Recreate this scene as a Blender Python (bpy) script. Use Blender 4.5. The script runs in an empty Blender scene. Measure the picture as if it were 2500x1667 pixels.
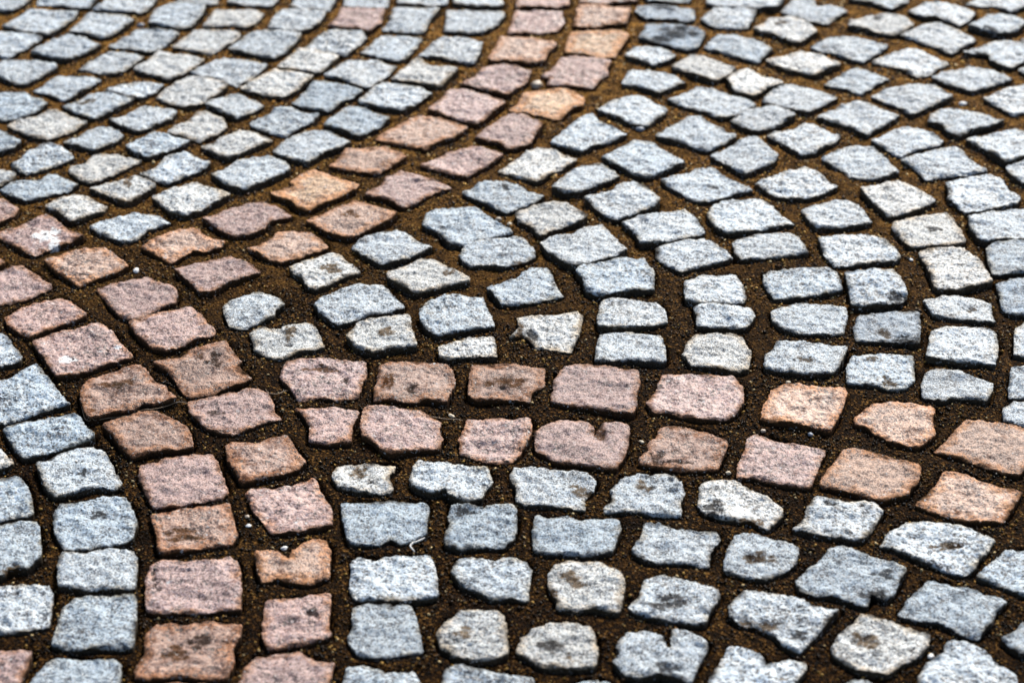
import bpy, math, random
import numpy as np
from mathutils import noise, Vector, geometry

scene = bpy.context.scene
# ------------------------------------------------------------------ camera
CAM_H, PITCH, FPX = 1.6, math.radians(29.5), 6000.0      # metres, below the horizon, focal length in photo pixels
cam = bpy.data.cameras.new('camera'); camo = bpy.data.objects.new('camera', cam)
scene.collection.objects.link(camo); scene.camera = camo
camo.location = (0, 0, CAM_H); camo.rotation_euler = (math.pi/2 - PITCH, 0, 0)
cam.sensor_width = 36; cam.sensor_fit = 'HORIZONTAL'; cam.lens = 36*FPX/2500
cam.clip_start = 0.05; cam.clip_end = 500
cam.dof.use_dof = True; cam.dof.focus_distance = 3.12; cam.dof.aperture_fstop = 86.4/18.0
# ------------------------------------------------------------------ sky, sun, exposure
SUN_EL, SUN_AZ = math.radians(34), math.radians(20)       # azimuth from +Y towards +X
w = bpy.data.worlds.new('World'); scene.world = w; w.use_nodes = True
nt = w.node_tree; sky = nt.nodes.new('ShaderNodeTexSky'); sky.sky_type = 'NISHITA'; sky.sun_disc = False
sky.sun_elevation = SUN_EL; sky.sun_rotation = SUN_AZ; sky.dust_density = 3.0; sky.air_density = 1.0; sky.ozone_density = 1.2
nt.links.new(sky.outputs[0], nt.nodes['Background'].inputs[0]); nt.nodes['Background'].inputs[1].default_value = 0.085
sl = bpy.data.lights.new('sun', 'SUN'); sl.energy = 3.2; sl.angle = math.radians(8); sl.color = (1, 0.96, 0.9)
so = bpy.data.objects.new('sun', sl); scene.collection.objects.link(so)
so.rotation_euler = Vector((math.sin(SUN_AZ)*math.cos(SUN_EL), math.cos(SUN_AZ)*math.cos(SUN_EL), math.sin(SUN_EL))).to_track_quat('Z', 'Y').to_euler()
so.location = (1, 6, 6)
scene.view_settings.view_transform = 'Standard'; scene.view_settings.look = 'None'
scene.view_settings.exposure = 0.75; scene.view_settings.gamma = 1.0

# ------------------------------------------------------------------ helpers
def ground(px, py):
    """the point of the paving plane (z = 0) where a photo pixel looks"""
    u, v = (px-1250)/FPX, (833.5-py)/FPX
    dx, dy, dz = u, math.cos(PITCH)+v*math.sin(PITCH), -math.sin(PITCH)+v*math.cos(PITCH)
    t = CAM_H/-dz
    return dx*t, dy*t

class Nodes:
    def __init__(s, name):
        s.m = bpy.data.materials.new(name); s.m.use_nodes = True; s.t = s.m.node_tree
        s.b = s.t.nodes['Principled BSDF']
    def n(s, typ, **kw):
        x = s.t.nodes.new(typ)
        for k, v in kw.items():
            if k.startswith('_'): setattr(x, k[1:], v)
        return x
    def put(s, sock, v):
        if hasattr(v, 'is_output') or isinstance(v, bpy.types.NodeSocket): s.t.links.new(v, sock)
        elif v is not None: sock.default_value = v
    def math(s, op, a, b=None, c=None, clamp=False):
        x = s.n('ShaderNodeMath'); x.operation = op; x.use_clamp = clamp
        s.put(x.inputs[0], a)
        if b is not None: s.put(x.inputs[1], b)
        if c is not None: s.put(x.inputs[2], c)
        return x.outputs[0]
    def vmath(s, op, a, b):
        x = s.n('ShaderNodeVectorMath'); x.operation = op; s.put(x.inputs[0], a); s.put(x.inputs[1], b); return x.outputs[0]
    def mix(s, f, a, b, mode='MIX'):
        x = s.n('ShaderNodeMix'); x.data_type = 'RGBA'; x.blend_type = mode; x.clamp_factor = True
        s.put(x.inputs[0], f); s.put(x.inputs[6], a); s.put(x.inputs[7], b); return x.outputs[2]
    def ramp(s, v, stops, interp='LINEAR'):
        x = s.n('ShaderNodeValToRGB'); r = x.color_ramp; r.interpolation = interp
        while len(r.elements) < len(stops): r.elements.new(0.5)
        for e, (p, c) in zip(r.elements, stops):
            e.position = p; e.color = c if isinstance(c, tuple) else (c, c, c, 1)
        s.put(x.inputs[0], v); return x.outputs[0]
    def noise(s, vec, scale, detail=3, rough=0.6):
        x = s.n('ShaderNodeTexNoise'); s.put(x.inputs['Vector'], vec); x.inputs['Scale'].default_value = scale
        x.inputs['Detail'].default_value = detail; x.inputs['Roughness'].default_value = rough; return x.outputs[0]
    def voro(s, vec, scale, rnd=1.0, feature='F1'):
        x = s.n('ShaderNodeTexVoronoi'); x.feature = feature; s.put(x.inputs['Vector'], vec)
        x.inputs['Scale'].default_value = scale; x.inputs['Randomness'].default_value = rnd; return x
    def attr(s, name, typ='GEOMETRY'):
        x = s.n('ShaderNodeAttribute'); x.attribute_name = name; x.attribute_type = typ; return x
    def sep(s, c):
        x = s.n('ShaderNodeSeparateColor'); s.put(x.inputs[0], c); return x.outputs

def granite(name, dark, mid, light, rust, soot):
    """coarse speckled granite: feldspar, quartz and mica grains, rust soaking in from the rim, dirt and lichen where the mesh says"""
    N = Nodes(name)
    tc = N.n('ShaderNodeTexCoord'); oi = N.n('ShaderNodeObjectInfo')
    off = N.n('ShaderNodeCombineXYZ')
    for i, k in enumerate((37.0, 91.0, 53.0)): N.put(off.inputs[i], N.math('MULTIPLY', oi.outputs['Random'], k))
    P = N.vmath('ADD', tc.outputs['Object'], off.outputs[0])
    gs = N.math('MULTIPLY_ADD', N.math('FRACT', N.math('MULTIPLY', oi.outputs['Random'], 7.31)), 0.75, 0.70)
    sc_ = N.n('ShaderNodeVectorMath'); sc_.operation = 'SCALE'; N.put(sc_.inputs[0], P); N.put(sc_.inputs['Scale'], gs); P = sc_.outputs[0]
    grit = N.noise(P, 420, 2)
    Pw = N.vmath('ADD', P, N.vmath('MULTIPLY', N.n('ShaderNodeTexNoise').outputs[1], (0, 0, 0)))
    v1 = N.voro(Pw, 400); v2 = N.voro(P, 760)
    g1 = N.sep(v1.outputs['Color'])[0]; g2 = N.sep(v2.outputs['Color'])[1]
    blot = N.noise(P, 60, 4, 0.65); wide = N.noise(P, 22, 3, 0.55)
    val = N.math('ADD', N.math('MULTIPLY', g1, 0.45), N.math('ADD', N.math('MULTIPLY', g2, 0.30), N.math('MULTIPLY', N.math('SUBTRACT', blot, 0.5), 0.85)))
    val = N.math('ADD', val, N.math('MULTIPLY', N.math('SUBTRACT', wide, 0.5), 0.5))
    col = N.ramp(val, [(0.05, dark), (0.19, mid), (0.41, light), (0.75, tuple(min(1, c*1.16) for c in light[:3])+(1,))])
    mica = N.voro(P, 380); mk = N.math('GREATER_THAN', N.sep(mica.outputs['Color'])[2], 0.87)
    mk = N.math('MULTIPLY', mk, N.math('LESS_THAN', mica.outputs['Distance'], 0.5))
    col = N.mix(N.math('MULTIPLY', mk, 0.92), col, dark)
    ch = N.sep(v2.outputs['Color'])
    col = N.mix(N.math('MULTIPLY', N.math('GREATER_THAN', ch[0], 0.86), 0.45), col, N.mix(1.0, col, (0.95, 0.62, 0.38, 1), 'MULTIPLY'))
    col = N.mix(N.math('MULTIPLY', N.math('LESS_THAN', ch[2], 0.2), 0.5), col, N.mix(1.0, col, (0.55, 0.68, 0.92, 1), 'MULTIPLY'))
    col = N.mix(1.0, col, oi.outputs['Color'], 'MULTIPLY')
    # rust and sand soaking in from the rim; amount is the object's own
    ga = N.attr('grime', 'OBJECT').outputs['Fac']
    g_a = N.math('MULTIPLY_ADD', N.math('SUBTRACT', N.noise(P, 42, 6, 0.78), 0.5), 5.0, N.math('SUBTRACT', ga, 0.42))
    g_a = N.math('MULTIPLY', g_a, 1.5, clamp=True)
    col = N.mix(N.math('MULTIPLY', g_a, 0.85), col, N.mix(0.22, N.mix(1.0, col, soot, 'MULTIPLY'), (0.035, 0.026, 0.018, 1)))
    at = N.attr('marks'); mr = N.sep(at.outputs['Color'])
    rim = N.attr('rim').outputs['Fac']; amt = N.attr('rust', 'OBJECT').outputs['Fac']
    rn = N.math('MULTIPLY_ADD', N.math('SUBTRACT', N.noise(P, 34, 6, 0.75), 0.5), 2.3, 0.5)
    rm = N.math('ADD', N.math('MULTIPLY', rim, 1.0), N.math('ADD', rn, N.math('SUBTRACT', amt, 1.25)))
    rm = N.math('MULTIPLY', rm, 2.0, clamp=True)
    col = N.mix(N.math('MULTIPLY', rm, 0.85), col, N.mix(1.0, col, rust, 'MULTIPLY'))
    # sandy dirt along the rim, plus shade painted near-black on the unlit sides
    grime_shade = N.math('MULTIPLY', N.math('SUBTRACT', N.math('ADD', rim, N.math('MULTIPLY_ADD', wide, 1.3, N.math('MULTIPLY', blot, 0.6))), 1.78), 2.4, clamp=True)
    col = N.mix(N.math('MULTIPLY', grime_shade, 0.92), col, (0.030, 0.019, 0.010, 1))
    sn = N.math('MULTIPLY_ADD', N.math('SUBTRACT', N.noise(P, 90, 7, 0.85), 0.5), 4.2, 0.42)
    sn = N.math('MULTIPLY_ADD', N.math('SUBTRACT', g1, 0.5), 0.9, sn)
    def mark(ch, strength):
        return N.math('MULTIPLY', N.math('SUBTRACT', N.math('ADD', N.math('MULTIPLY', ch, 1.35), N.math('MULTIPLY', sn, 0.8)), 0.80), strength, clamp=True)
    pn = N.voro(P, 75); pin = N.math('MULTIPLY', N.math('LESS_THAN', pn.outputs['Distance'], 0.13), N.math('GREATER_THAN', N.sep(pn.outputs['Color'])[1], 0.72))
    col = N.mix(N.math('MULTIPLY', pin, 0.85), col, (0.02, 0.016, 0.013, 1))
    md, mb = mark(mr[0], 3.0), mark(mr[1], 2.8)
    dirt = N.math('MAXIMUM', N.math('MAXIMUM', md, mb), N.math('MAXIMUM', grime_shade, N.math('MULTIPLY', g_a, 0.8)), clamp=True)
    col = N.mix(N.math('MULTIPLY', md, 0.95), col, N.mix(0.45, N.mix(1.0, col, (0.16, 0.15, 0.15, 1), 'MULTIPLY'), (0.03, 0.024, 0.018, 1)))
    col = N.mix(N.math('MULTIPLY', mb, 0.92), col, N.mix(0.4, N.mix(1.0, col, (0.30, 0.20, 0.11, 1), 'MULTIPLY'), (0.09, 0.05, 0.02, 1)))
    col = N.mix(mark(mr[2], 3.0), col, (0.82, 0.83, 0.82, 1))
    N.put(N.b.inputs['Base Color'], col)
    N.put(N.b.inputs['Roughness'], N.math('ADD', 0.42, N.math('MULTIPLY_ADD', blot, 0.3, N.math('MULTIPLY', dirt, 0.3))))
    N.put(N.b.inputs['Specular IOR Level'], N.math('MULTIPLY_ADD', dirt, -0.44, 0.5))
    h = N.math('ADD', N.math('MULTIPLY_ADD', pin, -1.2, N.math('MULTIPLY', blot, 1.4)), N.math('ADD', N.math('MULTIPLY', g1, 0.5), N.math('MULTIPLY', grit, 0.7)))
    bp = N.n('ShaderNodeBump'); bp.inputs['Strength'].default_value = 1.0; bp.inputs['Distance'].default_value = 0.0022
    N.put(bp.inputs['Height'], h); N.put(N.b.inputs['Normal'], bp.outputs[0])
    return N.m

M_GREY = granite('grey_granite', (0.018, 0.022, 0.03, 1), (0.17, 0.195, 0.215, 1), (0.66, 0.69, 0.70, 1), (0.85, 0.62, 0.38, 1), (0.30, 0.32, 0.35, 1))
M_PINK = granite('pink_granite', (0.05, 0.03, 0.032, 1), (0.27, 0.165, 0.145, 1), (0.65, 0.475, 0.42, 1), (0.90, 0.51, 0.14, 1), (0.42, 0.30, 0.24, 1))

def sand_material(name, grains):
    N = Nodes(name); g = N.n('ShaderNodeNewGeometry'); P = g.outputs['Position']
    wide = N.noise(P, 7, 3, 0.6)
    if grains:
        c = N.attr('tone').outputs['Color']
        N.put(N.b.inputs['Base Color'], c); N.put(N.b.inputs['Roughness'], 0.45); N.b.inputs['Specular IOR Level'].default_value = 0.10
    else:
        v = N.voro(P, 420); c = N.sep(v.outputs['Color'])
        col = N.ramp(c[0], [(0.0, (0.004, 0.0025, 0.001, 1)), (0.5, (0.012, 0.005, 0.001, 1)), (0.85, (0.050, 0.022, 0.004, 1)), (1.0, (0.20, 0.10, 0.025, 1))])
        col = N.mix(N.math('MULTIPLY', N.math('SUBTRACT', wide, 0.42), 5, clamp=True), col, N.mix(1.0, col, (0.5, 0.45, 0.42, 1), 'MULTIPLY'))
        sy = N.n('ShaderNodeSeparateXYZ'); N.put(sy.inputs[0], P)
        dry = N.math('MULTIPLY', N.math('SUBTRACT', N.math('MULTIPLY_ADD', wide, 1.2, sy.outputs[1]), 3.45), 1.0, clamp=True)  # paler with distance: sky glancing off the far sand, put into the colour
        far_col = N.ramp(c[1], [(0.0, (0.04, 0.018, 0.003, 1)), (0.45, (0.20, 0.088, 0.016, 1)), (1.0, (0.60, 0.31, 0.07, 1))])
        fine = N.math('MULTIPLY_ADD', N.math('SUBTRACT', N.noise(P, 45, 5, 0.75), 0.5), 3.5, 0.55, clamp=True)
        col = N.mix(N.math('MULTIPLY', dry, fine), col, far_col)
        N.put(N.b.inputs['Base Color'], col); N.put(N.b.inputs['Roughness'], 0.75); N.b.inputs['Specular IOR Level'].default_value = 0.02
        bp = N.n('ShaderNodeBump'); bp.inputs['Strength'].default_value = 1.0; bp.inputs['Distance'].default_value = 0.002
        N.put(bp.inputs['Height'], N.math('ADD', v.outputs['Distance'], N.noise(P, 300, 3))); N.put(N.b.inputs['Normal'], bp.outputs[0])
    return N.m

# ------------------------------------------------------------------ the setts, outlined on the paving plane
# name-free rows: kind letter | label | outline in photo pixels
SETTS = """
a1|g|mid-grey sett cut off at the top left corner|-18,-18 77,-18 71,0 54,13 27,27 -18,28
a2|g|mid-grey sett, first from top in eighth grey row left of the rising pink band|95,-18 250,-18 220,16 185,18 131,12 89,9
a3|g|mid-grey sett, first from top in seventh grey row left of the rising pink band|268,-21 384,-21 378,3 360,24 343,33 298,27 226,25 253,7
a4|g|mid-grey sett, second from top in sixth grey row left of the rising pink band|399,16 441,7 503,13 494,33 465,66 441,70 363,57 372,33
a5|g|mid-grey sett, first from top in sixth grey row left of the rising pink band|423,-18 536,-18 530,6 518,10 435,1
a6|g|mid-grey sett, first from top in fifth grey row left of the rising pink band|566,-18 685,-18 679,-3 661,16 620,13 554,7
a7|w|pale-grey sett, second from top in fifth grey row left of the rising pink band|524,21 626,22 645,33 620,57 602,67 560,61 494,63
a9|g|mid-grey sett, second from top in eighth grey row left of the rising pink band|74,22 191,28 179,48 152,67 119,86 54,76 3,66 36,45
a10|g|mid-grey sett, second from top in seventh grey row left of the rising pink band|214,33 298,37 326,49 304,67 268,89 253,94 209,85 167,79 191,57
a11|g|mid-grey sett, third from top in sixth grey row left of the rising pink band|328,70 423,74 438,80 417,101 366,127 322,116 262,112 298,92 316,89
a12|w|pale-grey sett, third from top in fifth grey row left of the rising pink band|474,70 581,73 587,83 560,104 515,128 465,122 420,116 447,92
a13|g|mid-grey sett, third from top in fourth grey row left of the rising pink band|623,77 721,82 736,89 706,122 670,146 634,137 557,119 584,98
a14|g|mid-grey sett, third from top in eighth grey row left of the rising pink band|-24,80 0,80 83,86 103,94 71,116 18,140 -24,131
a15|g|mid-grey sett, third from top in seventh grey row left of the rising pink band|167,86 203,95 247,110 209,131 164,149 125,141 74,131 113,110 137,98
a16|g|mid-grey sett, fourth from top in sixth grey row left of the rising pink band|268,122 322,128 352,139 316,164 280,182 238,176 191,167 220,146
a17|w|pale-grey sett, fourth from top in fifth grey row left of the rising pink band|384,119 417,122 423,131 459,128 500,140 465,170 411,194 375,182 325,171 357,152 378,134
a18|g|mid-grey sett, fourth from top in fourth grey row left of the rising pink band|542,139 655,155 626,179 578,206 542,194 462,177 500,161
a19|g|mid-grey sett, fourth from top in seventh grey row left of the rising pink band|6,147 54,146 131,150 140,164 107,182 63,206 39,206 0,188 -18,179 -18,161
a20|g|mid-grey sett, fifth from top in sixth grey row left of the rising pink band|143,182 226,185 247,195 211,214 176,235 155,244 119,228 80,219 116,198
a21|g|mid-grey sett, fifth from top in fifth grey row left of the rising pink band|274,206 334,198 402,204 372,226 346,238 307,229 256,217
a22|w|pale-grey sett, fifth from top in fourth grey row left of the rising pink band|462,186 512,194 557,210 524,235 489,256 456,262 417,252 381,238 411,214
a23|w|pale-grey sett, fifth from top in third grey row left of the rising pink band|670,173 718,179 766,188 730,217 694,238 640,232 584,216 620,197
a24|b|blue-grey sett, sixth from top in sixth grey row left of the rising pink band|18,225 60,226 115,253 86,274 33,295 -24,289 -24,232
a25|g|mid-grey sett, sixth from top in fifth grey row left of the rising pink band|214,235 238,228 274,231 328,243 286,265 232,290 191,279 152,262 191,250
a26|g|mid-grey sett, sixth from top in fourth grey row left of the rising pink band|346,262 381,259 432,274 417,292 340,322 301,310 265,292 316,277
a27|w|pale-grey sett, seventh from top in third grey row left of the rising pink band|483,271 506,273 548,292 554,307 530,325 489,343 465,337 408,322 426,307 465,292
a28|g|mid-grey sett, sixth from top in third grey row left of the rising pink band|566,226 599,235 646,256 617,274 578,289 545,274 500,255 533,237
a29|w|pale-grey sett, seventh from top in fifth grey row left of the rising pink band|119,270 140,273 214,298 179,319 119,340 83,334 18,310 51,292 92,283
a30|g|mid-grey sett, seventh from top in fourth grey row left of the rising pink band|244,308 268,310 301,331 286,346 229,368 191,357 152,347 197,331
a31|b|blue-grey sett, eighth from top in third grey row left of the rising pink band|378,322 402,326 462,343 441,357 366,386 334,375 307,359 343,337
a32|w|pale-grey sett, seventh from top in second grey row left of the rising pink band|584,316 614,322 667,343 626,360 557,389 530,378 489,357 524,352 557,328
a34|b|blue-grey sett, eighth from top in fifth grey row left of the rising pink band|-24,307 6,320 51,347 33,362 0,372 -24,372
a35|g|mid-grey sett, eighth from top in fourth grey row left of the rising pink band|107,350 149,357 182,387 149,399 101,416 63,423 27,402 54,384
a36|w|pale-grey sett, ninth from top in third grey row left of the rising pink band|226,375 286,372 346,393 298,414 274,426 220,444 191,432 167,417 170,402 209,396
a37|g|mid-grey sett, eighth from top in second grey row left of the rising pink band|405,384 447,374 465,378 515,402 489,417 411,447 381,441 343,423 375,414
a38|g|mid-grey sett, eighth from top in first grey row left of the rising pink band|584,390 661,384 697,399 709,417 664,438 599,463 560,456 515,426 548,414
a39|w|pale-grey sett, ninth from top in fourth grey row left of the rising pink band|-24,414 0,413 39,426 30,441 0,453 -24,453
b1|g|mid-grey sett, first from top in fourth grey row left of the rising pink band|713,-18 826,-18 814,6 803,22 761,21 707,18 719,0
b2|g|mid-grey sett, first from top in third grey row left of the rising pink band|841,-18 954,-18 946,12 922,18 838,12
b3|g|mid-grey sett, first from top in second grey row left of the rising pink band|975,-18 1094,-18 1092,10 1047,13 969,9
b4|g|mid-grey sett, first from top in first grey row left of the rising pink band|1106,-18 1220,-18 1229,15 1214,18 1166,18 1106,10
b5|g|mid-grey sett, second from top in fourth grey row left of the rising pink band|689,24 788,27 795,34 776,60 743,76 701,76 654,67 666,45
b6|p|lone mauve-pink sett among the grey ones left of the rising pink band|832,22 886,22 938,25 931,57 901,76 856,70 800,64 826,42
b7|g|mid-grey sett, second from top in second grey row left of the rising pink band|960,22 1017,24 1074,21 1047,54 1035,80 990,79 931,73 952,54
b8|g|mid-grey sett, second from top in first grey row left of the rising pink band|1092,24 1229,25 1232,39 1214,60 1184,76 1157,80 1083,79 1089,57
b9|g|mid-grey sett, third from top in third grey row left of the rising pink band|809,71 883,74 895,91 868,116 844,134 803,125 740,113 770,89
b10|g|mid-grey sett, third from top in second grey row left of the rising pink band|931,82 969,86 1032,92 1017,113 984,149 937,140 877,125 901,110
b11|g|mid-grey sett, third from top in first grey row left of the rising pink band|1074,92 1136,92 1178,103 1172,125 1157,155 1130,152 1074,139 1020,137 1050,113
b12|w|pale-grey sett, fourth from top in third grey row left of the rising pink band|731,119 767,121 829,137 809,158 779,180 731,173 677,165 701,143
b13|g|mid-grey sett, fourth from top in second grey row left of the rising pink band|847,143 922,146 969,158 949,179 901,213 859,203 838,191 791,185 820,167
b14|w|pale-grey sett, fourth from top in first grey row left of the rising pink band|1014,150 1029,152 1047,162 1118,170 1092,197 1077,213 1041,206 1002,198 954,195 981,173
b15|b|blue-grey sett, fifth from top in second grey row left of the rising pink band|767,195 803,200 886,222 862,238 832,247 806,271 767,265 740,259 713,252 749,220
b16|g|mid-grey sett, fifth from top in first grey row left of the rising pink band|928,203 957,206 1026,214 1056,223 1020,250 987,273 937,265 874,253 898,229
b17|b|blue-grey sett, sixth from top in second grey row left of the rising pink band|698,258 722,268 737,277 779,277 761,298 731,310 698,334 663,328 609,304 648,286 669,265
b18|b|blue-grey sett, sixth from top in first grey row left of the rising pink band|850,262 877,262 910,276 952,289 922,313 886,331 877,334 832,319 788,307 814,286
b19|g|mid-grey sett, seventh from top in first grey row left of the rising pink band|743,322 770,320 809,328 856,349 826,363 794,372 752,398 710,390 663,369 698,343
b23|p|mauve-pink sett, fourth from top in upper-left course of the rising pink band|1178,170 1220,162 1297,177 1285,203 1240,234 1184,219 1124,210 1160,191
b24|p|mauve-pink sett, fifth from top in upper-left course of the rising pink band|1100,222 1136,223 1234,249 1199,280 1163,307 1118,295 1044,271 1074,250
b25|o|orange-pink sett, sixth from top in upper-left course of the rising pink band|1023,286 1083,293 1142,314 1106,337 1062,349 1041,366 1008,357 916,341 946,316
b26|o|orange-pink sett, seventh from top in upper-left course of the rising pink band|844,363 886,368 937,362 993,387 963,402 922,423 877,419 800,405 832,384
b28|p|mauve-pink sett, seventh from top in lower-right course of the rising pink band|1092,372 1154,357 1229,375 1202,396 1136,433 1106,426 1023,401 1065,384
c1|p|mauve-pink sett, first from top in upper-left course of the rising pink band|1263,-18 1391,-18 1389,12 1361,18 1301,16 1260,19
c2|p|mauve-pink sett, first from top in lower-right course of the rising pink band|1420,-18 1557,-18 1554,6 1498,6 1468,12 1414,6
c3|b|blue-grey sett, first from top in thirteenth grey arc out from the pink junction|1572,-18 1694,-18 1683,0 1632,3 1581,1
c4|p|mauve-pink sett, second from top in upper-left course of the rising pink band|1258,27 1319,30 1373,31 1377,57 1358,77 1319,82 1283,79 1239,80 1249,57
c5|o|orange-pink sett, second from top in lower-right course of the rising pink band|1411,16 1456,15 1486,22 1540,24 1528,61 1486,61 1456,69 1400,64 1406,39
c6|d|dark-grey sett, first from top in twelfth grey arc out from the pink junction|1557,16 1623,13 1662,18 1694,21 1696,49 1671,52 1629,45 1575,45 1552,28
c7|g|mid-grey sett, second from top in thirteenth grey arc out from the pink junction|1733,-18 1900,-18 1915,6 1894,25 1814,21 1763,18 1724,12
c8|g|mid-grey sett, second from top in twelfth grey arc out from the pink junction|1745,21 1766,19 1846,28 1840,45 1823,70 1766,67 1742,64 1709,49
c10|o|orange-pink sett, third from top in upper-left course of the rising pink band|1221,92 1269,91 1349,103 1359,109 1337,131 1328,152 1292,156 1269,152 1200,155 1191,149 1209,119
c11|y|yellow-orange sett, third from top in lower-right course of the rising pink band|1391,80 1456,76 1516,77 1537,86 1516,113 1501,139 1465,139 1429,131 1379,128 1385,101
c12|d|dark-grey sett, first from top in eleventh grey arc out from the pink junction|1578,64 1659,66 1712,79 1721,89 1703,119 1680,124 1623,110 1560,92
c13|b|blue-grey sett, second from top in eleventh grey arc out from the pink junction|1751,86 1796,85 1861,104 1888,119 1861,137 1852,152 1808,140 1760,125 1720,116 1733,101
c14|g|mid-grey sett, first from top in tenth grey arc out from the pink junction|1549,118 1611,121 1650,140 1626,152 1596,162 1566,150 1525,139
c15|w|pale-grey sett, second from top in tenth grey arc out from the pink junction|1683,137 1730,141 1796,167 1775,185 1745,200 1706,188 1638,167
c16|p|mauve-pink sett, fourth from top in lower-right course of the rising pink band|1367,143 1409,137 1456,144 1492,149 1480,170 1486,182 1465,194 1447,214 1409,211 1379,206 1334,206 1343,191 1319,185 1358,161
c17|g|mid-grey sett, first from top in ninth grey arc out from the pink junction|1537,177 1557,174 1617,182 1656,192 1671,203 1641,214 1608,228 1584,219 1552,211 1516,209
c18|g|mid-grey sett, second from top in ninth grey arc out from the pink junction|1703,209 1736,216 1784,231 1846,256 1805,277 1763,289 1718,271 1662,256 1629,241 1665,229
c19|w|pale-grey sett, third from top in tenth grey arc out from the pink junction|1820,168 1829,170 1861,188 1900,197 1912,206 1873,217 1840,240 1820,232 1793,226 1775,194 1796,179
c20|y|yellow-orange sett, fifth from top in lower-right course of the rising pink band|1283,228 1343,222 1385,222 1429,241 1420,259 1391,268 1364,292 1337,287 1298,277 1242,271 1263,253
c21|p|mauve-pink sett, sixth from top in lower-right course of the rising pink band|1242,283 1280,284 1325,302 1310,325 1292,352 1260,362 1236,366 1227,354 1158,337 1200,310
c22|g|mid-grey sett, first from top in eighth grey arc out from the pink junction|1492,247 1531,234 1572,235 1629,264 1614,283 1581,310 1549,307 1501,283 1459,271
c23|b|blue-grey sett, first from top in seventh grey arc out from the pink junction|1429,282 1447,282 1468,304 1492,313 1531,328 1486,349 1450,354 1420,372 1391,363 1343,349 1376,322
c24|g|mid-grey sett, second from top in eighth grey arc out from the pink junction|1689,286 1706,287 1745,310 1799,334 1760,354 1727,369 1674,352 1599,331 1635,310
c25|g|mid-grey sett, third from top in ninth grey arc out from the pink junction|1817,270 1897,265 1942,286 1888,313 1843,322 1814,313 1784,298
c26|w|pale-grey sett, first from top in sixth grey arc out from the pink junction|1307,362 1343,365 1379,380 1409,389 1373,411 1346,420 1313,442 1277,432 1215,417 1260,387
c27|b|blue-grey sett, second from top in seventh grey arc out from the pink junction|1554,343 1590,349 1635,375 1674,399 1635,414 1581,435 1552,432 1516,408 1468,387 1507,366
c28|g|mid-grey sett, third from top in eighth grey arc out from the pink junction|1829,341 1849,343 1873,360 1900,384 1885,402 1849,414 1820,427 1793,414 1772,402 1733,381 1784,363
d2|g|mid-grey sett, third from top in thirteenth grey arc out from the pink junction|1937,-3 1985,-4 1994,16 2038,16 2070,27 2041,42 2020,57 1973,49 1931,37 1907,27 1922,12
d3|g|mid-grey sett, first from top in fourteenth grey arc out from the pink junction|2086,-18 2217,-18 2217,6 2175,24 2128,10 2071,1
d4|g|mid-grey sett cut by the top edge at the far right corner|2384,-9 2515,-18 2518,12 2467,30 2434,15 2390,13 2357,6
d5|g|mid-grey sett, second from top in fourteenth grey arc out from the pink junction|2256,10 2315,9 2351,21 2382,34 2366,51 2342,64 2318,55 2289,45 2256,42 2217,30
d6|w|yellow-rimmed pale sett, fourth from top in thirteenth grey arc out from the pink junction|2116,45 2169,36 2205,40 2232,57 2217,71 2181,86 2146,83 2119,74 2071,67 2074,54
d7|w|pale-grey sett, third from top in twelfth grey arc out from the pink junction|1877,51 1931,49 1973,61 1997,80 1973,92 1952,107 1928,103 1898,89 1839,77 1863,63
d8|b|blue-grey sett, third from top in fourteenth grey arc out from the pink junction|2411,42 2446,37 2479,42 2503,57 2485,77 2461,86 2429,86 2396,77 2363,67
d9|g|mid-grey sett, fifth from top in thirteenth grey arc out from the pink junction|2256,61 2283,58 2321,67 2378,92 2381,101 2351,116 2324,133 2289,116 2259,107 2232,95 2196,85
d10|b|blue-grey sett, fourth from top in twelfth grey arc out from the pink junction|2017,94 2086,91 2128,101 2169,112 2143,131 2104,152 2077,146 2047,134 1979,118
d11|g|mid-grey sett, sixth from top in thirteenth grey arc out from the pink junction|2381,122 2440,103 2515,110 2515,143 2470,167 2443,161 2417,149 2417,137 2348,131
d12|g|mid-grey sett, fifth from top in twelfth grey arc out from the pink junction|2184,131 2226,119 2247,122 2283,140 2318,155 2289,167 2274,179 2238,185 2211,170 2175,161 2128,152 2149,140
d13|w|pale-grey sett, third from top in eleventh grey arc out from the pink junction|1931,137 1955,127 2009,137 2053,159 2023,170 1991,185 1949,176 1913,170 1869,149 1898,143
d14|b|blue-grey sett, fourth from top in eleventh grey arc out from the pink junction|2062,176 2092,164 2143,179 2172,192 2137,206 2101,232 2068,217 2011,206 2038,191
d15|g|mid-grey sett, sixth from top in twelfth grey arc out from the pink junction|2312,179 2366,165 2426,173 2470,195 2423,211 2372,226 2336,214 2274,195
d16|g|mid-grey sett, seventh from top in twelfth grey arc out from the pink junction|2432,229 2470,211 2515,206 2545,226 2521,268 2473,280 2449,265 2402,244
d17|g|mid-grey sett, fourth from top in tenth grey arc out from the pink junction|1898,209 1943,204 1991,217 2044,238 2006,259 1973,277 1940,268 1898,259 1860,250 1880,226
d18|g|mid-grey sett, fifth from top in eleventh grey arc out from the pink junction|2169,220 2217,210 2283,217 2327,238 2303,250 2271,262 2226,282 2199,265 2125,237
d19|g|mid-grey sett, fifth from top in tenth grey arc out from the pink junction|2062,259 2098,252 2152,271 2196,284 2166,304 2140,316 2116,332 2086,316 2056,304 1994,287 2026,274
d20|g|mid-grey sett, sixth from top in eleventh grey arc out from the pink junction|2289,271 2318,265 2384,273 2452,298 2408,313 2366,322 2345,335 2312,322 2303,307 2265,295 2274,280
d21|g|mid-grey sett, seventh from top in eleventh grey arc out from the pink junction|2434,325 2479,316 2521,331 2539,372 2491,390 2455,398 2432,384 2393,360 2357,344
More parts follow.
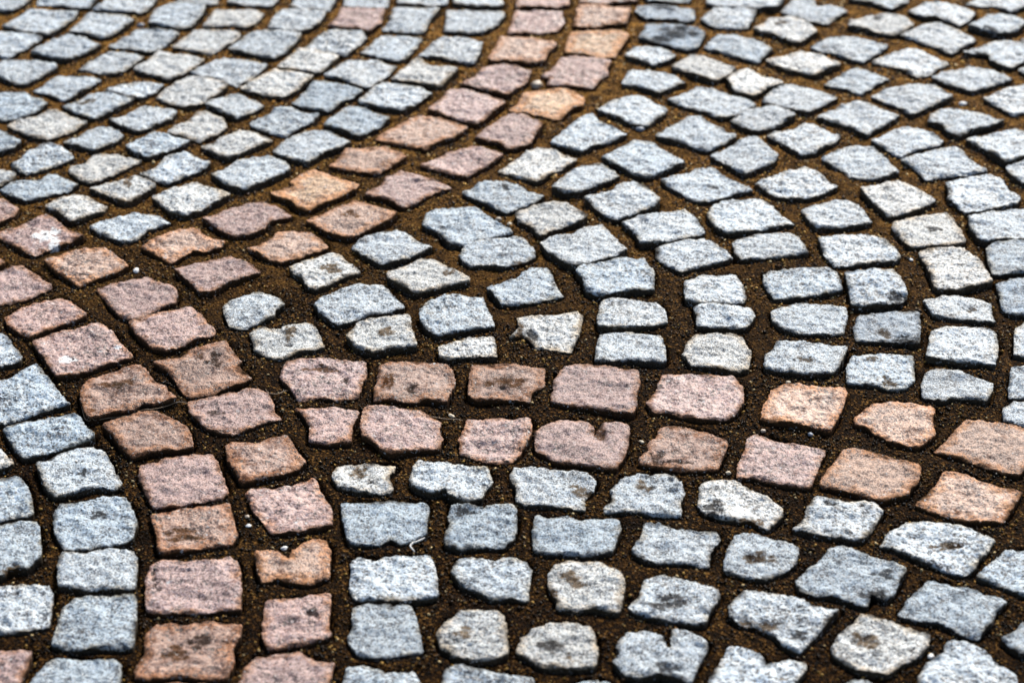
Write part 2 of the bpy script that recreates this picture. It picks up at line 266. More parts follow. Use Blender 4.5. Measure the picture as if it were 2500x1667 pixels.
d22|g|mid-grey sett, fourth from top in ninth grey arc out from the pink junction|1943,311 1964,298 1985,299 2003,313 2050,329 2044,343 2009,357 1988,372 1958,378 1934,366 1916,352 1871,332
d23|g|mid-grey sett, sixth from top in tenth grey arc out from the pink junction|2190,313 2241,310 2277,323 2303,343 2292,354 2229,366 2196,381 2160,360 2125,343
d24|g|mid-grey sett, fifth from top in ninth grey arc out from the pink junction|2044,366 2092,354 2131,357 2152,378 2196,419 2160,432 2134,438 2077,432 2062,417 2032,402 2006,384
d25|g|mid-grey sett, seventh from top in tenth grey arc out from the pink junction|2244,378 2321,362 2336,363 2366,390 2411,417 2354,426 2297,429 2262,439 2244,417 2199,390
d26|g|mid-grey sett, eighth from top in eleventh grey arc out from the pink junction|2455,408 2500,395 2539,399 2539,456 2500,450 2473,435
d30|g|mid-grey sett, fourth from top in fourteenth grey arc out from the pink junction|2494,95 2539,86 2539,116 2509,104
d31|g|mid-grey sett, seventh from top in thirteenth grey arc out from the pink junction|2485,170 2539,158 2539,191 2506,182
e1|b|blue-grey sett, tenth from top in third grey row left of the rising pink band|119,422 134,424 191,446 167,463 119,476 89,485 60,489 39,483 18,471 0,463 45,442 101,439
e2|w|pale-grey sett, ninth from top in second grey row left of the rising pink band|217,457 256,449 298,445 331,431 381,454 352,471 313,497 289,492 274,480 238,469
e3|w|pale-grey sett, ninth from top in first grey row left of the rising pink band|372,479 417,461 474,446 506,454 563,476 521,498 489,516 453,530 417,519 387,495
e4|w|pale-grey sett, tenth from top in second grey row left of the rising pink band|119,495 179,471 206,473 232,492 262,503 253,515 214,528 191,540 167,539 143,516 110,503
e5|g|mid-grey sett, tenth from top in first grey row left of the rising pink band|217,546 256,534 325,519 384,524 417,543 387,552 357,564 337,580 301,589 274,579 238,567
e6|p|mauve-pink sett, first from top in right course of the pink band curving downward|-24,486 3,488 45,510 36,524 15,533 0,544 -24,549
e7|p|white-patched pink sett, second from top in right course of the pink band curving downward|-12,576 45,555 104,530 134,540 167,567 206,580 173,591 128,606 83,622 60,614 18,591
e8|o|orange-pink sett, third from top in right course of the pink band curving downward|107,638 167,617 209,607 256,604 280,623 313,647 286,662 238,677 194,698 167,680 131,659
e9|p|mauve-pink sett, second from top in left course of the pink band curving downward|-24,665 0,659 54,649 89,668 128,695 95,710 60,726 18,735 -24,743
e20|o|orange-pink sett, first from top in left course of the pink band curving downward|-24,632 0,637 12,643 0,650 -24,656
e10|p|mauve-pink sett, fourth from top in right course of the pink band curving downward|235,704 286,689 360,671 381,686 420,693 432,707 429,734 396,747 357,769 322,781 298,772 277,752 256,728
e11|o|orange-pink sett, tenth from top in upper-left course of the rising pink band|346,603 387,582 438,561 477,562 503,579 548,589 542,600 506,611 471,611 441,626 417,641 387,623 363,611
e12|p|mauve-pink sett, eleventh from top in lower-right course of the rising pink band|426,658 465,644 566,628 596,641 637,665 599,676 554,692 518,713 489,716 468,692
e13|p|mauve-pink sett, ninth from top in upper-left course of the rising pink band|494,540 566,510 634,494 670,504 712,528 661,541 643,561 608,574 572,577 545,567 518,549
e15|p|mauve-pink sett, third from top in left course of the pink band curving downward|12,769 60,743 149,722 167,731 194,754 211,769 179,781 134,796 74,823 54,814 18,790
e17|p|mauve-pink sett, fifth from top in right course of the pink band curving downward|313,790 381,769 465,747 486,763 527,808 518,817 471,829 441,844 405,856 369,847 337,820
e18|g|mid-grey sett, first from top in first grey arc out from the pink junction|545,743 584,725 620,710 664,714 694,740 673,752 667,769 632,784 584,798 560,790 548,763
f4|o|orange-pink sett, tenth from top in lower-right course of the rising pink band|603,604 636,594 666,582 677,564 704,558 761,565 785,582 800,600 761,614 728,629 686,641 648,629 618,611
f1|y|amber-stained pink sett, eighth from top in upper-left course of the rising pink band|767,412 797,421 877,446 868,460 832,480 803,492 749,515 725,507 710,492 660,474 683,464 719,457 707,442 731,430
f2|p|mauve-pink sett, eighth from top in lower-right course of the rising pink band|978,419 1023,427 1103,454 1077,466 1041,480 1020,495 984,507 952,489 889,477 928,454 943,436
f3|o|brown-spotted pink sett, ninth from top in lower-right course of the rising pink band|868,492 886,498 922,510 969,522 952,540 904,561 856,582 814,573 746,539 791,522
f5|b|blue-grey sett, first from top in fourth grey arc out from the pink junction|1077,509 1106,509 1160,507 1190,528 1252,567 1232,573 1181,582 1142,600 1100,598 1071,567 1032,549 1041,525
f7|g|mid-grey sett, first from top in third grey arc out from the pink junction|859,606 886,582 969,564 990,570 1017,591 1056,606 1029,617 984,635 931,646 898,629
f8|w|pale-grey sett, first from top in second grey arc out from the pink junction|707,653 743,638 809,613 832,623 847,638 880,662 853,671 820,686 773,708 746,698 740,680 713,665
f9|w|pale-grey sett, second from top in third grey arc out from the pink junction|946,668 987,650 1029,631 1065,635 1094,656 1145,680 1145,690 1106,695 1065,707 1017,717 990,704 960,686 946,677
f10|g|mid-grey sett, second from top in fourth grey arc out from the pink junction|1121,626 1133,603 1181,588 1261,576 1282,585 1303,606 1306,623 1282,638 1226,650 1178,647 1151,650 1127,635
f11|g|mid-grey sett, second from top in second grey arc out from the pink junction|767,740 809,719 874,698 934,695 952,713 972,731 987,749 957,759 898,769 826,793 803,778 779,760
f12|b|blue-grey sett, third from top in third grey arc out from the pink junction|1026,757 1041,740 1083,723 1178,728 1190,752 1208,793 1136,808 1068,820 1038,802 1026,778
f15|w|pale-grey sett, third from top in second grey arc out from the pink junction|844,820 877,790 904,780 999,769 1002,796 1017,847 969,850 928,859 913,862 868,847 853,832
g1|b|blue-grey sett, first from top in fifth grey arc out from the pink junction|1129,471 1179,445 1236,442 1266,451 1289,463 1328,477 1301,495 1260,510 1236,519 1212,510 1182,495 1161,486
g2|g|mid-grey sett, second from top in sixth grey arc out from the pink junction|1379,433 1414,409 1468,403 1501,421 1513,431 1480,445 1450,457 1409,473 1379,473 1346,460
g3|g|mid-grey sett, third from top in sixth grey arc out from the pink junction|1426,486 1492,471 1507,457 1546,445 1581,466 1611,492 1599,507 1557,522 1504,539 1477,528 1453,510
g4|w|pale-grey sett, second from top in fifth grey arc out from the pink junction|1257,522 1298,504 1343,500 1385,501 1435,531 1420,543 1379,555 1343,567 1319,580 1298,555 1266,540
g5|g|mid-grey sett, third from top in seventh grey arc out from the pink junction|1614,439 1647,430 1712,412 1745,413 1772,433 1802,448 1840,464 1796,471 1751,486 1712,492 1683,486 1656,469 1629,454
g6|g|mid-grey sett, fourth from top in sixth grey arc out from the pink junction|1516,546 1557,528 1617,521 1653,519 1671,513 1700,534 1721,573 1677,582 1632,591 1563,597 1552,570
g7|g|mid-grey sett, third from top in fifth grey arc out from the pink junction|1318,594 1343,582 1394,576 1438,555 1471,553 1492,576 1531,613 1498,629 1432,647 1403,653 1370,638 1340,620
g8|g|mid-grey sett, fourth from top in seventh grey arc out from the pink junction|1727,519 1742,501 1763,492 1800,492 1854,486 1886,501 1901,522 1940,547 1883,555 1860,565 1802,567 1778,571 1748,558 1730,534
g9|g|mid-grey sett, fifth from top in sixth grey arc out from the pink junction|1602,606 1632,595 1677,588 1718,585 1748,597 1790,632 1742,644 1694,653 1665,662 1629,647 1602,623
g11|b|blue-grey sett, fourth from top in fifth grey arc out from the pink junction|1406,665 1423,650 1477,646 1522,635 1572,637 1596,668 1596,710 1552,711 1498,719 1459,725 1432,713 1423,683
g12|b|blue-grey sett, third from top in fourth grey arc out from the pink junction|1200,710 1188,704 1206,695 1239,689 1269,674 1295,656 1337,652 1346,668 1358,698 1376,722 1334,728 1289,737 1254,743 1224,741
g13|g|mid-grey sett, sixth from top in sixth grey arc out from the pink junction|1671,686 1718,668 1760,668 1793,668 1811,692 1823,725 1814,737 1766,740 1706,740 1674,731
g14|g|mid-grey sett, fifth from top in fifth grey arc out from the pink junction|1465,749 1474,731 1543,732 1605,737 1623,752 1629,784 1599,793 1528,799 1462,799 1459,781
g15|g|mid-grey sett, seventh from top in sixth grey arc out from the pink junction|1694,752 1712,743 1748,743 1784,749 1832,754 1843,772 1823,801 1766,801 1700,796 1703,772
g16|w|broken-cornered pale-grey sett, fourth from top in fourth grey arc out from the pink junction|1263,775 1289,766 1349,765 1409,754 1423,766 1414,811 1391,856 1355,847 1310,841 1295,826 1274,814 1245,820 1269,796
g10|g|mid-grey sett, fifth from top in seventh grey arc out from the pink junction|1788,591 1818,579 1860,573 1931,567 1949,582 1974,619 1934,623 1874,629 1812,635 1794,617
h1|g|mid-grey sett, fourth from top in eighth grey arc out from the pink junction|1842,446 1910,424 1967,409 1991,415 2009,436 2044,458 2009,474 1973,483 1931,485 1892,479 1869,463
h2|w|pale-grey sett, sixth from top in ninth grey arc out from the pink junction|2101,464 2143,454 2193,445 2223,455 2253,471 2283,492 2253,507 2226,519 2169,530 2152,513 2125,492
h3|g|mid-grey sett, eighth from top in tenth grey arc out from the pink junction|2309,445 2351,436 2414,431 2446,442 2464,469 2491,489 2479,503 2420,512 2360,522 2336,504 2312,483 2318,469
h4|g|mid-grey sett, fifth from top in eighth grey arc out from the pink junction|1955,513 1991,501 2044,489 2086,495 2107,516 2128,543 2098,550 2056,556 1994,559 1973,537
h5|w|pale-grey sett, seventh from top in ninth grey arc out from the pink junction|2181,543 2223,531 2306,519 2327,534 2345,564 2357,591 2336,597 2277,600 2223,603 2196,576 2178,558
h6|g|mid-grey sett, ninth from top in tenth grey arc out from the pink junction|2363,531 2414,522 2485,512 2539,504 2539,585 2455,588 2396,591 2372,564
h7|g|mid-grey sett, sixth from top in eighth grey arc out from the pink junction|1998,582 2038,576 2110,573 2152,585 2184,606 2196,632 2187,638 2128,641 2080,650 2038,650 2014,623
h8|w|pale-grey sett, eighth from top in ninth grey arc out from the pink junction|2241,620 2277,611 2351,611 2372,626 2399,653 2423,689 2381,701 2336,708 2283,704 2271,668 2259,641
h9|b|blue-grey sett, tenth from top in tenth grey arc out from the pink junction|2408,606 2423,595 2500,591 2539,591 2539,662 2485,665 2426,670 2414,644
h10|b|blue-grey sett, sixth from top in seventh grey arc out from the pink junction|1866,668 1880,659 1949,656 2032,656 2047,677 2056,707 2009,716 1943,725 1895,729 1880,713 1863,686
h11|d|chipped dark-grey sett, seventh from top in eighth grey arc out from the pink junction|2062,671 2086,670 2128,662 2178,662 2196,677 2208,704 2214,725 2199,743 2157,746 2098,750 2080,746 2074,713
h12|g|mid-grey sett, ninth from top in ninth grey arc out from the pink junction|2256,731 2300,717 2360,722 2420,731 2420,752 2429,784 2384,781 2336,775 2283,769 2268,749
h13|d|dark-grey sett, eleventh from top in tenth grey arc out from the pink junction|2432,689 2470,680 2539,680 2539,769 2470,768 2446,752 2440,716
h14|g|mid-grey sett, seventh from top in seventh grey arc out from the pink junction|1883,757 1925,746 1964,737 2009,743 2065,749 2068,775 2059,811 2009,813 1955,811 1916,802 1886,781
h15|d|brown-crusted dark-grey sett, eighth from top in eighth grey arc out from the pink junction|2098,766 2172,760 2244,760 2247,787 2244,838 2202,835 2143,829 2092,832 2083,796
i1|p|bird-spotted pink sett, fourth from top in left course of the pink band curving downward|77,833 131,813 185,800 238,782 259,791 277,812 298,839 325,871 292,877 262,886 214,904 179,915 140,918 122,898 101,863
i2|g|mid-grey sett, first from top in grey column left of the downward pink band|-24,812 0,812 18,824 54,871 45,882 18,886 -24,898
i3|b|blue-grey sett, second from top in grey column left of the downward pink band|-24,931 18,928 48,907 89,895 113,919 137,949 170,985 134,994 89,1009 30,1026 -24,1038
i4|b|black-pitted blue-grey sett, third from top in grey column left of the downward pink band|6,1047 60,1029 143,1014 179,1007 197,1017 214,1050 232,1065 209,1077 149,1095 60,1119 36,1095 18,1062
i5|g|brown-pitted grey sett, fourth from top in grey column left of the downward pink band|89,1131 131,1122 149,1101 191,1087 226,1086 253,1101 277,1134 277,1149 298,1175 280,1193 238,1190 209,1196 137,1214 110,1190 98,1157
i6|w|pale-grey sett, first from top in grey column cut by the left edge|-24,1098 0,1093 12,1110 33,1131 18,1140 -24,1149
i7|b|blue-grey sett, second from top in grey column cut by the left edge|-24,1166 45,1160 63,1178 77,1217 80,1247 69,1256 30,1262 -24,1274
i9|r|dark-stained brown-pink sett, fifth from top in left course of the pink band curving downward|197,952 214,922 268,907 340,886 354,901 372,925 399,943 432,976 411,982 346,991 328,1000 268,1011 220,1022 206,1006 197,970
i10|r|rust-brown sett, sixth from top in right course of the pink band curving downward|375,885 441,871 465,854 551,833 566,857 590,880 575,892 614,916 593,931 551,943 512,958 465,968 444,955 429,925 408,904
i11|p|mauve-pink sett, seventh from top in right course of the pink band curving downward|459,982 506,970 551,955 629,943 652,952 667,979 667,994 688,1020 655,1023 611,1041 572,1056 536,1053 503,1041 492,1029 462,1003
i12|r|rust-brown sett, sixth from top in left course of the pink band curving downward|250,1035 298,1020 340,1003 387,1006 417,1020 453,1035 465,1059 471,1089 432,1098 375,1104 322,1117 295,1092 274,1059
i13|p|mauve-pink sett, seventh from top in left course of the pink band curving downward|343,1134 408,1119 471,1107 515,1104 530,1125 551,1178 557,1193 545,1208 483,1217 441,1229 375,1232 357,1202 340,1163
i15|r|rust-brown sett, eighth from top in right course of the pink band curving downward|551,1086 566,1079 599,1080 620,1086 655,1071 700,1065 721,1095 745,1125 727,1143 685,1157 632,1169 590,1178 578,1152 557,1125
j0|w|notched pale-grey sett, second from top in first grey arc out from the pink junction|609,809 630,797 686,803 698,788 740,782 767,791 779,815 791,843 761,854 728,857 698,869 671,873 645,863 621,851 618,827
j1|p|mauve-pink sett, first from left in upper course of the level pink band|689,907 698,886 728,877 785,874 820,876 832,880 892,882 895,913 883,934 874,964 820,971 779,965 731,973 716,955 692,928 683,916
j2|r|rust-brown sett, second from left in upper course of the level pink band|925,892 943,883 984,880 1041,882 1089,889 1103,904 1112,931 1097,961 1089,980 1044,973 1002,980 952,971 913,976 913,955 922,925
j4|p|small wedge-shaped pink sett, first from left in lower course of the level pink band|719,994 737,997 761,991 785,994 817,991 877,1000 859,1035 856,1077 814,1080 773,1077 755,1074 758,1035 737,1006
j5|p|mauve-pink sett, second from left in lower course of the level pink band|892,1000 919,995 972,1000 1023,1003 1050,1017 1077,1029 1071,1047 1080,1068 1071,1095 1017,1099 957,1107 934,1098 913,1077 886,1065 880,1044 886,1014
j6|p|mauve-pink sett, third from left in lower course of the level pink band|1142,1019 1184,1017 1294,1016 1297,1038 1294,1059 1279,1086 1255,1122 1226,1125 1190,1122 1151,1113 1124,1104 1121,1065 1136,1038
j7|w|brown-hollowed pale-grey sett, first from left in first grey row under the level pink band|811,1160 820,1137 856,1131 886,1129 931,1131 966,1128 963,1143 946,1154 952,1175 960,1190 952,1199 922,1199 868,1196 826,1184
j8|g|mid-grey sett, second from left in first grey row under the level pink band|1002,1172 1011,1137 1023,1125 1062,1128 1136,1138 1190,1143 1202,1178 1187,1190 1175,1217 1136,1223 1100,1211 1089,1196 1047,1205 1008,1187
f16|w|narrow pale-grey sett, fourth from top in third grey arc out from the pink junction|1071,848 1100,839 1136,833 1172,821 1205,822 1211,851 1211,871 1181,871 1136,869 1094,877 1074,871
k1|g|mid-grey sett, sixth from top in fifth grey arc out from the pink junction|1465,812 1480,806 1537,806 1581,812 1614,813 1623,845 1626,877 1617,883 1572,880 1531,874 1492,880 1453,877 1456,848
k2|w|pale-grey sett, eighth from top in sixth grey arc out from the pink junction|1677,839 1694,821 1736,816 1814,822 1820,842 1834,860 1826,898 1805,906 1775,903 1730,895 1689,889 1668,866
k3|r|brown-smudged pink sett, third from left in upper course of the level pink band|1152,892 1200,889 1260,889 1331,895 1328,919 1328,940 1298,958 1292,982 1257,973 1200,976 1164,976 1143,964 1146,928
k4|p|mauve-pink sett, fourth from left in upper course of the level pink band|1379,892 1403,886 1438,889 1507,897 1557,903 1562,937 1554,958 1554,991 1543,1011 1504,1006 1438,994 1391,989 1346,979 1346,967 1352,949 1352,928
k5|p|mauve-pink sett, fifth from left in upper course of the level pink band|1617,909 1677,910 1736,915 1790,919 1814,943 1814,979 1799,1003 1775,1020 1721,1022 1671,1014 1632,1006 1596,1006 1578,982 1602,952
k6|p|deep-notched pink sett, fourth from left in lower course of the level pink band|1307,1053 1340,1029 1367,1020 1420,1020 1450,1038 1453,1056 1474,1032 1513,1026 1537,1035 1534,1077 1525,1107 1504,1143 1468,1141 1414,1131 1358,1126 1328,1107 1307,1095
k7|r|split-cornered pink sett, fifth from left in lower course of the level pink band|1581,1086 1599,1065 1614,1037 1647,1035 1692,1041 1736,1050 1769,1065 1778,1077 1766,1104 1751,1140 1692,1144 1629,1140 1563,1128 1560,1116 1584,1098
k9|g|mid-grey sett, third from left in first grey row under the level pink band|1245,1163 1254,1143 1289,1137 1349,1146 1426,1150 1456,1172 1450,1190 1426,1214 1429,1241 1400,1238 1349,1229 1283,1229 1260,1217 1263,1187
k10|g|rust-pocked grey sett, fourth from left in first grey row under the level pink band|1489,1190 1528,1157 1557,1152 1590,1154 1623,1150 1653,1162 1671,1196 1662,1217 1662,1253 1617,1253 1578,1250 1552,1241 1477,1244 1474,1232 1498,1214
k8|p|mauve-pink sett, sixth from left in lower course of the level pink band|1827,1059 1845,1053 1886,1065 1925,1074 1967,1083 2017,1098 2006,1116 1991,1157 1976,1190 1931,1184 1889,1175 1839,1163 1800,1163 1803,1125 1821,1089
l1|g|mid-grey sett, tenth from top in ninth grey arc out from the pink junction|2274,809 2300,800 2330,794 2396,797 2429,809 2437,836 2434,866 2429,892 2393,886 2348,886 2306,879 2262,876 2265,848
l2|g|mid-grey sett, eighth from top in seventh grey arc out from the pink junction|1895,839 1904,833 1943,836 2009,839 2068,846 2059,871 2044,901 2032,912 1973,915 1928,909 1883,904 1866,895 1869,869 1889,854
l3|b|blue-grey sett, ninth from top in eighth grey arc out from the pink junction|2068,892 2083,863 2122,857 2187,857 2229,869 2232,901 2232,928 2208,946 2166,946 2134,936 2068,934
l4|g|mid-grey sett, eleventh from top in ninth grey arc out from the pink junction|2250,934 2259,910 2283,901 2336,904 2381,919 2426,933 2420,955 2408,979 2366,971 2324,970 2300,977 2253,964
l5|g|mid-grey sett, twelfth from top in tenth grey arc out from the pink junction|2479,800 2521,773 2539,782 2539,874 2506,869 2476,863
l6|b|blue-grey sett, thirteenth from top in tenth grey arc out from the pink junction|2470,895 2500,892 2539,892 2539,970 2464,967 2464,940
l7|g|mid-grey sett, fourteenth from top in tenth grey arc out from the pink junction|2449,997 2479,976 2539,979 2539,1041 2497,1035 2452,1020
l8|o|orange-pink sett, sixth from left in upper course of the level pink band|1877,973 1883,952 1907,943 1949,939 1967,946 2059,952 2067,964 2056,994 2038,1032 2026,1053 1979,1041 1919,1032 1857,1022 1863,994
l9|o|orange-pink sett, seventh from left in upper course of the level pink band|2086,1014 2110,997 2134,979 2172,976 2217,979 2283,992 2277,1020 2283,1059 2241,1089 2175,1077 2152,1062 2116,1038 2086,1029
l10|o|orange-pink sett, eighth from left in upper course of the level pink band|2357,1019 2393,1022 2455,1032 2539,1044 2539,1122 2506,1137 2485,1156 2440,1146 2372,1122 2330,1110 2280,1095 2318,1062 2342,1038
l11|o|orange-pink sett, seventh from left in lower course of the level pink band|2062,1098 2086,1093 2122,1104 2157,1116 2187,1122 2247,1137 2244,1166 2220,1196 2217,1208 2187,1214 2157,1220 2122,1214 2062,1196 2003,1184 2003,1175 2026,1143
l12|o|orange-pink sett, eighth from left in lower course of the level pink band|2303,1149 2336,1147 2360,1152 2387,1169 2440,1184 2497,1196 2485,1217 2467,1244 2452,1268 2396,1271 2342,1265 2303,1253 2235,1229 2265,1205 2292,1172
m1|b|blue-grey sett, fifth from top in grey column left of the downward pink band|131,1254 149,1234 209,1228 253,1215 283,1212 307,1218 322,1239 334,1277 322,1310 304,1322 256,1331 185,1340 158,1337 143,1316 134,1298
m2|b|blue-grey sett, third from top in grey column cut by the left edge|-24,1289 0,1286 45,1273 77,1271 95,1283 100,1358 77,1379 66,1392 45,1388 21,1391 6,1406 -24,1411
m3|g|mid-grey sett, sixth from top in grey column left of the downward pink band|143,1379 152,1355 209,1353 277,1341 325,1346 334,1367 331,1432 313,1438 253,1435 220,1440 185,1434 143,1429
m4|g|mid-grey sett, fourth from top in grey column cut by the left edge|-24,1426 60,1425 119,1429 128,1447 119,1522 60,1534 0,1541 -24,1543
m5|b|blue-grey sett, seventh from top in grey column left of the downward pink band|134,1543 155,1477 179,1456 209,1452 328,1453 334,1465 328,1557 322,1578 286,1581 220,1578 179,1581 128,1572
m6|b|blue-grey sett, eighth from top in grey column left of the downward pink band|71,1668 119,1614 137,1602 179,1605 286,1611 295,1623 289,1706 209,1721 60,1706
m7|p|mauve-pink sett cut off by the bottom left corner|-24,1578 18,1584 48,1581 77,1587 66,1626 39,1677 12,1706 -24,1706
m8|r|brown-stained pink sett, eighth from top in left course of the pink band curving downward|369,1252 417,1240 477,1233 560,1221 569,1260 578,1298 566,1322 506,1328 447,1340 396,1346 384,1334 384,1304 372,1274
m9|p|crescent-cracked pink sett, ninth from top in left course of the pink band curving downward|369,1385 396,1367 441,1373 512,1370 557,1356 578,1367 587,1400 587,1486 545,1484 492,1492 447,1489 408,1495 357,1486 357,1409
m10|r|dark-creased brown sett, tenth from top in left course of the pink band curving downward|357,1537 381,1520 417,1516 438,1525 512,1516 554,1522 590,1528 587,1552 566,1578 572,1617 551,1659 506,1659 453,1650 390,1654 331,1650 328,1629 352,1590
m12|r|rust-brown sett, eleventh from top in left course of the pink band curving downward|352,1669 447,1662 560,1671 566,1751 343,1751
n1|p|mauve-pink sett, ninth from top in right course of the pink band curving downward|600,1200 615,1191 663,1193 767,1166 785,1197 794,1215 809,1242 811,1274 779,1283 725,1292 663,1295 645,1271 618,1242
n2|o|heart-notched pink sett, tenth from top in right course of the pink band curving downward|624,1349 660,1343 689,1355 704,1364 719,1340 743,1322 761,1313 797,1316 806,1334 803,1406 785,1409 755,1422 713,1419 677,1406 639,1420 630,1397
n3|p|dark-pocked pink sett, eleventh from top in right course of the pink band curving downward|648,1465 701,1456 806,1447 806,1468 800,1528 809,1546 767,1560 719,1569 660,1578 645,1563 639,1540 645,1498
n4|p|mauve-pink sett, twelfth from top in right course of the pink band curving downward|582,1665 600,1623 627,1593 689,1590 725,1587 755,1599 779,1611 814,1614 806,1647 794,1706 689,1721 582,1706
n5|b|blue-grey sett, first from left in second grey row under the level pink band|832,1227 874,1221 928,1224 957,1218 987,1225 1041,1222 1048,1239 1041,1271 1041,1301 1002,1319 978,1325 954,1310 928,1325 856,1325 847,1304 838,1266
n6|b|blue-grey sett, second from left in second grey row under the level pink band|1103,1230 1112,1227 1151,1231 1184,1239 1190,1230 1249,1228 1261,1242 1261,1283 1255,1310 1229,1331 1166,1333 1124,1337 1089,1328 1086,1307 1100,1274 1094,1254
n7|g|mid-grey sett, first from left in third grey row under the level pink band|859,1361 877,1352 910,1362 943,1355 1047,1352 1059,1373 1065,1397 1068,1453 1032,1458 975,1462 934,1459 868,1459 853,1432 856,1406
n8|g|mid-grey sett, second from left in third grey row under the level pink band|1112,1370 1121,1355 1160,1359 1214,1367 1240,1355 1282,1364 1297,1385 1291,1426 1288,1465 1255,1459 1202,1459 1166,1441 1130,1426 1103,1394
n9|b|blue-grey sett, first from left in fourth grey row under the level pink band|862,1477 898,1470 943,1471 957,1480 1002,1471 1014,1498 1023,1540 1032,1584 984,1590 928,1599 877,1593 856,1569 850,1546 859,1528
n10|w|rounded pale-grey sett, second from left in fourth grey row under the level pink band|1065,1540 1083,1513 1121,1489 1166,1482 1211,1489 1229,1501 1237,1540 1240,1593 1208,1608 1151,1608 1112,1599 1077,1575
n11|b|blue-grey sett, first from left in fifth grey row under the level pink band|835,1668 850,1626 886,1617 922,1626 934,1638 966,1638 1011,1629 1026,1662 1023,1706 928,1721 838,1706
n12|b|blue-grey sett, second from left in fifth grey row under the level pink band|1077,1668 1089,1635 1112,1623 1151,1626 1226,1641 1300,1650 1315,1706 1196,1730 1077,1706
o1|b|blue-grey sett, third from left in second grey row under the level pink band|1301,1295 1307,1254 1319,1249 1349,1258 1385,1255 1414,1266 1453,1260 1510,1263 1516,1280 1498,1334 1492,1346 1450,1355 1391,1352 1343,1349 1304,1340
o2|g|mid-grey sett, fourth from left in second grey row under the level pink band|1543,1340 1566,1313 1572,1283 1581,1274 1608,1279 1647,1289 1706,1295 1751,1295 1760,1307 1733,1340 1730,1379 1683,1370 1647,1370 1605,1373 1569,1361
o4|w|pale-grey sett, third from left in third grey row under the level pink band|1340,1438 1340,1397 1361,1379 1397,1371 1462,1374 1498,1394 1519,1406 1525,1432 1513,1495 1486,1490 1453,1480 1409,1486 1358,1480 1361,1462
o5|g|dark-smudged grey sett, fourth from left in third grey row under the level pink band|1534,1483 1563,1453 1572,1414 1599,1401 1623,1401 1665,1411 1718,1423 1751,1438 1757,1456 1733,1492 1718,1522 1677,1522 1626,1513 1584,1504 1552,1495
o7|w|pale-grey sett, third from left in fourth grey row under the level pink band|1260,1587 1274,1552 1301,1531 1343,1516 1403,1516 1444,1528 1453,1552 1459,1587 1453,1626 1409,1629 1328,1626 1289,1605
o8|g|deep-notched grey sett, fourth from left in fourth grey row under the level pink band|1498,1611 1516,1599 1504,1578 1528,1543 1581,1540 1617,1552 1629,1578 1644,1575 1641,1540 1689,1546 1724,1566 1727,1584 1706,1617 1686,1668 1647,1650 1611,1644 1563,1653 1528,1647 1504,1623
o11|b|blue-grey sett, third from left in fifth grey row under the level pink band|1385,1668 1432,1656 1483,1659 1507,1677 1468,1736 1394,1736
k11|w|pale-grey sett, fifth from left in first grey row under the level pink band|1706,1215 1712,1179 1736,1168 1796,1172 1814,1187 1855,1200 1909,1233 1912,1254 1885,1277 1876,1289 1834,1269 1793,1266 1760,1260 1724,1251 1706,1230
o3|g|brown-centred grey sett, fifth from left in second grey row under the level pink band|1766,1391 1776,1343 1794,1304 1812,1298 1845,1301 1883,1309 1934,1319 1952,1331 1943,1367 1919,1391 1883,1406 1869,1414 1818,1406
o6|g|dirt-cornered grey sett, fifth from left in third grey row under the level pink band|1779,1483 1797,1459 1818,1441 1874,1447 1943,1453 1985,1483 2047,1489 2023,1513 2009,1531 1976,1569 1952,1593 1913,1575 1895,1552 1845,1525 1806,1519 1782,1501
o9|g|mid-grey sett, fifth from left in fourth grey row under the level pink band|1734,1659 1761,1614 1782,1578 1809,1583 1860,1602 1869,1623 1928,1608 1964,1620 1967,1632 1940,1668 1919,1706 1830,1721 1726,1706
p1|g|black-pitted grey sett, sixth from left in first grey row under the level pink band|1934,1286 1967,1263 1970,1242 1991,1216 2023,1218 2068,1225 2137,1225 2154,1248 2134,1283 2110,1313 2089,1316 2050,1310 1994,1301 1967,1292
p2|g|brown-hollowed grey sett, seventh from left in first grey row under the level pink band|2149,1328 2175,1289 2217,1269 2265,1267 2300,1271 2351,1280 2390,1292 2429,1313 2411,1346 2390,1361 2381,1382 2357,1398 2327,1394 2289,1379 2259,1370 2214,1346 2181,1334
p3|b|blue-grey sett, sixth from left in second grey row under the level pink band|1943,1420 1979,1382 2006,1367 2026,1337 2056,1334 2098,1346 2125,1361 2172,1373 2214,1391 2196,1414 2184,1447 2163,1462 2125,1447 2116,1477 2065,1462 2038,1450 1991,1450 1952,1438
p4|b|blue-grey sett, seventh from left in second grey row under the level pink band|2193,1498 2217,1459 2247,1435 2265,1409 2292,1414 2351,1435 2420,1450 2458,1468 2432,1489 2420,1522 2402,1534 2390,1554 2351,1546 2312,1525 2289,1516 2265,1516 2232,1510
p5|b|blue-grey sett, eighth from left in first grey row under the level pink band|2384,1406 2411,1382 2432,1358 2455,1339 2500,1337 2539,1343 2539,1456 2494,1447 2449,1426
p6|b|blue-grey sett, eighth from left in second grey row under the level pink band|2446,1554 2485,1537 2497,1516 2539,1510 2539,1599 2494,1593 2467,1575
p7|w|brown-pocked pale-grey sett, sixth from left in third grey row under the level pink band|2029,1581 2047,1554 2077,1528 2101,1498 2125,1501 2175,1519 2229,1537 2271,1552 2265,1578 2241,1602 2199,1623 2166,1647 2137,1641 2092,1632 2059,1614 2038,1599
p8|g|mid-grey sett, seventh from left in third grey row under the level pink band|2241,1656 2265,1617 2306,1596 2309,1572 2336,1566 2378,1575 2408,1596 2440,1623 2479,1641 2485,1665 2440,1706 2336,1721 2241,1692
p9|b|blue-grey sett, sixth from left in fourth grey row under the level pink band|2050,1668 2083,1653 2116,1659 2137,1671 2128,1736 2053,1736
"""
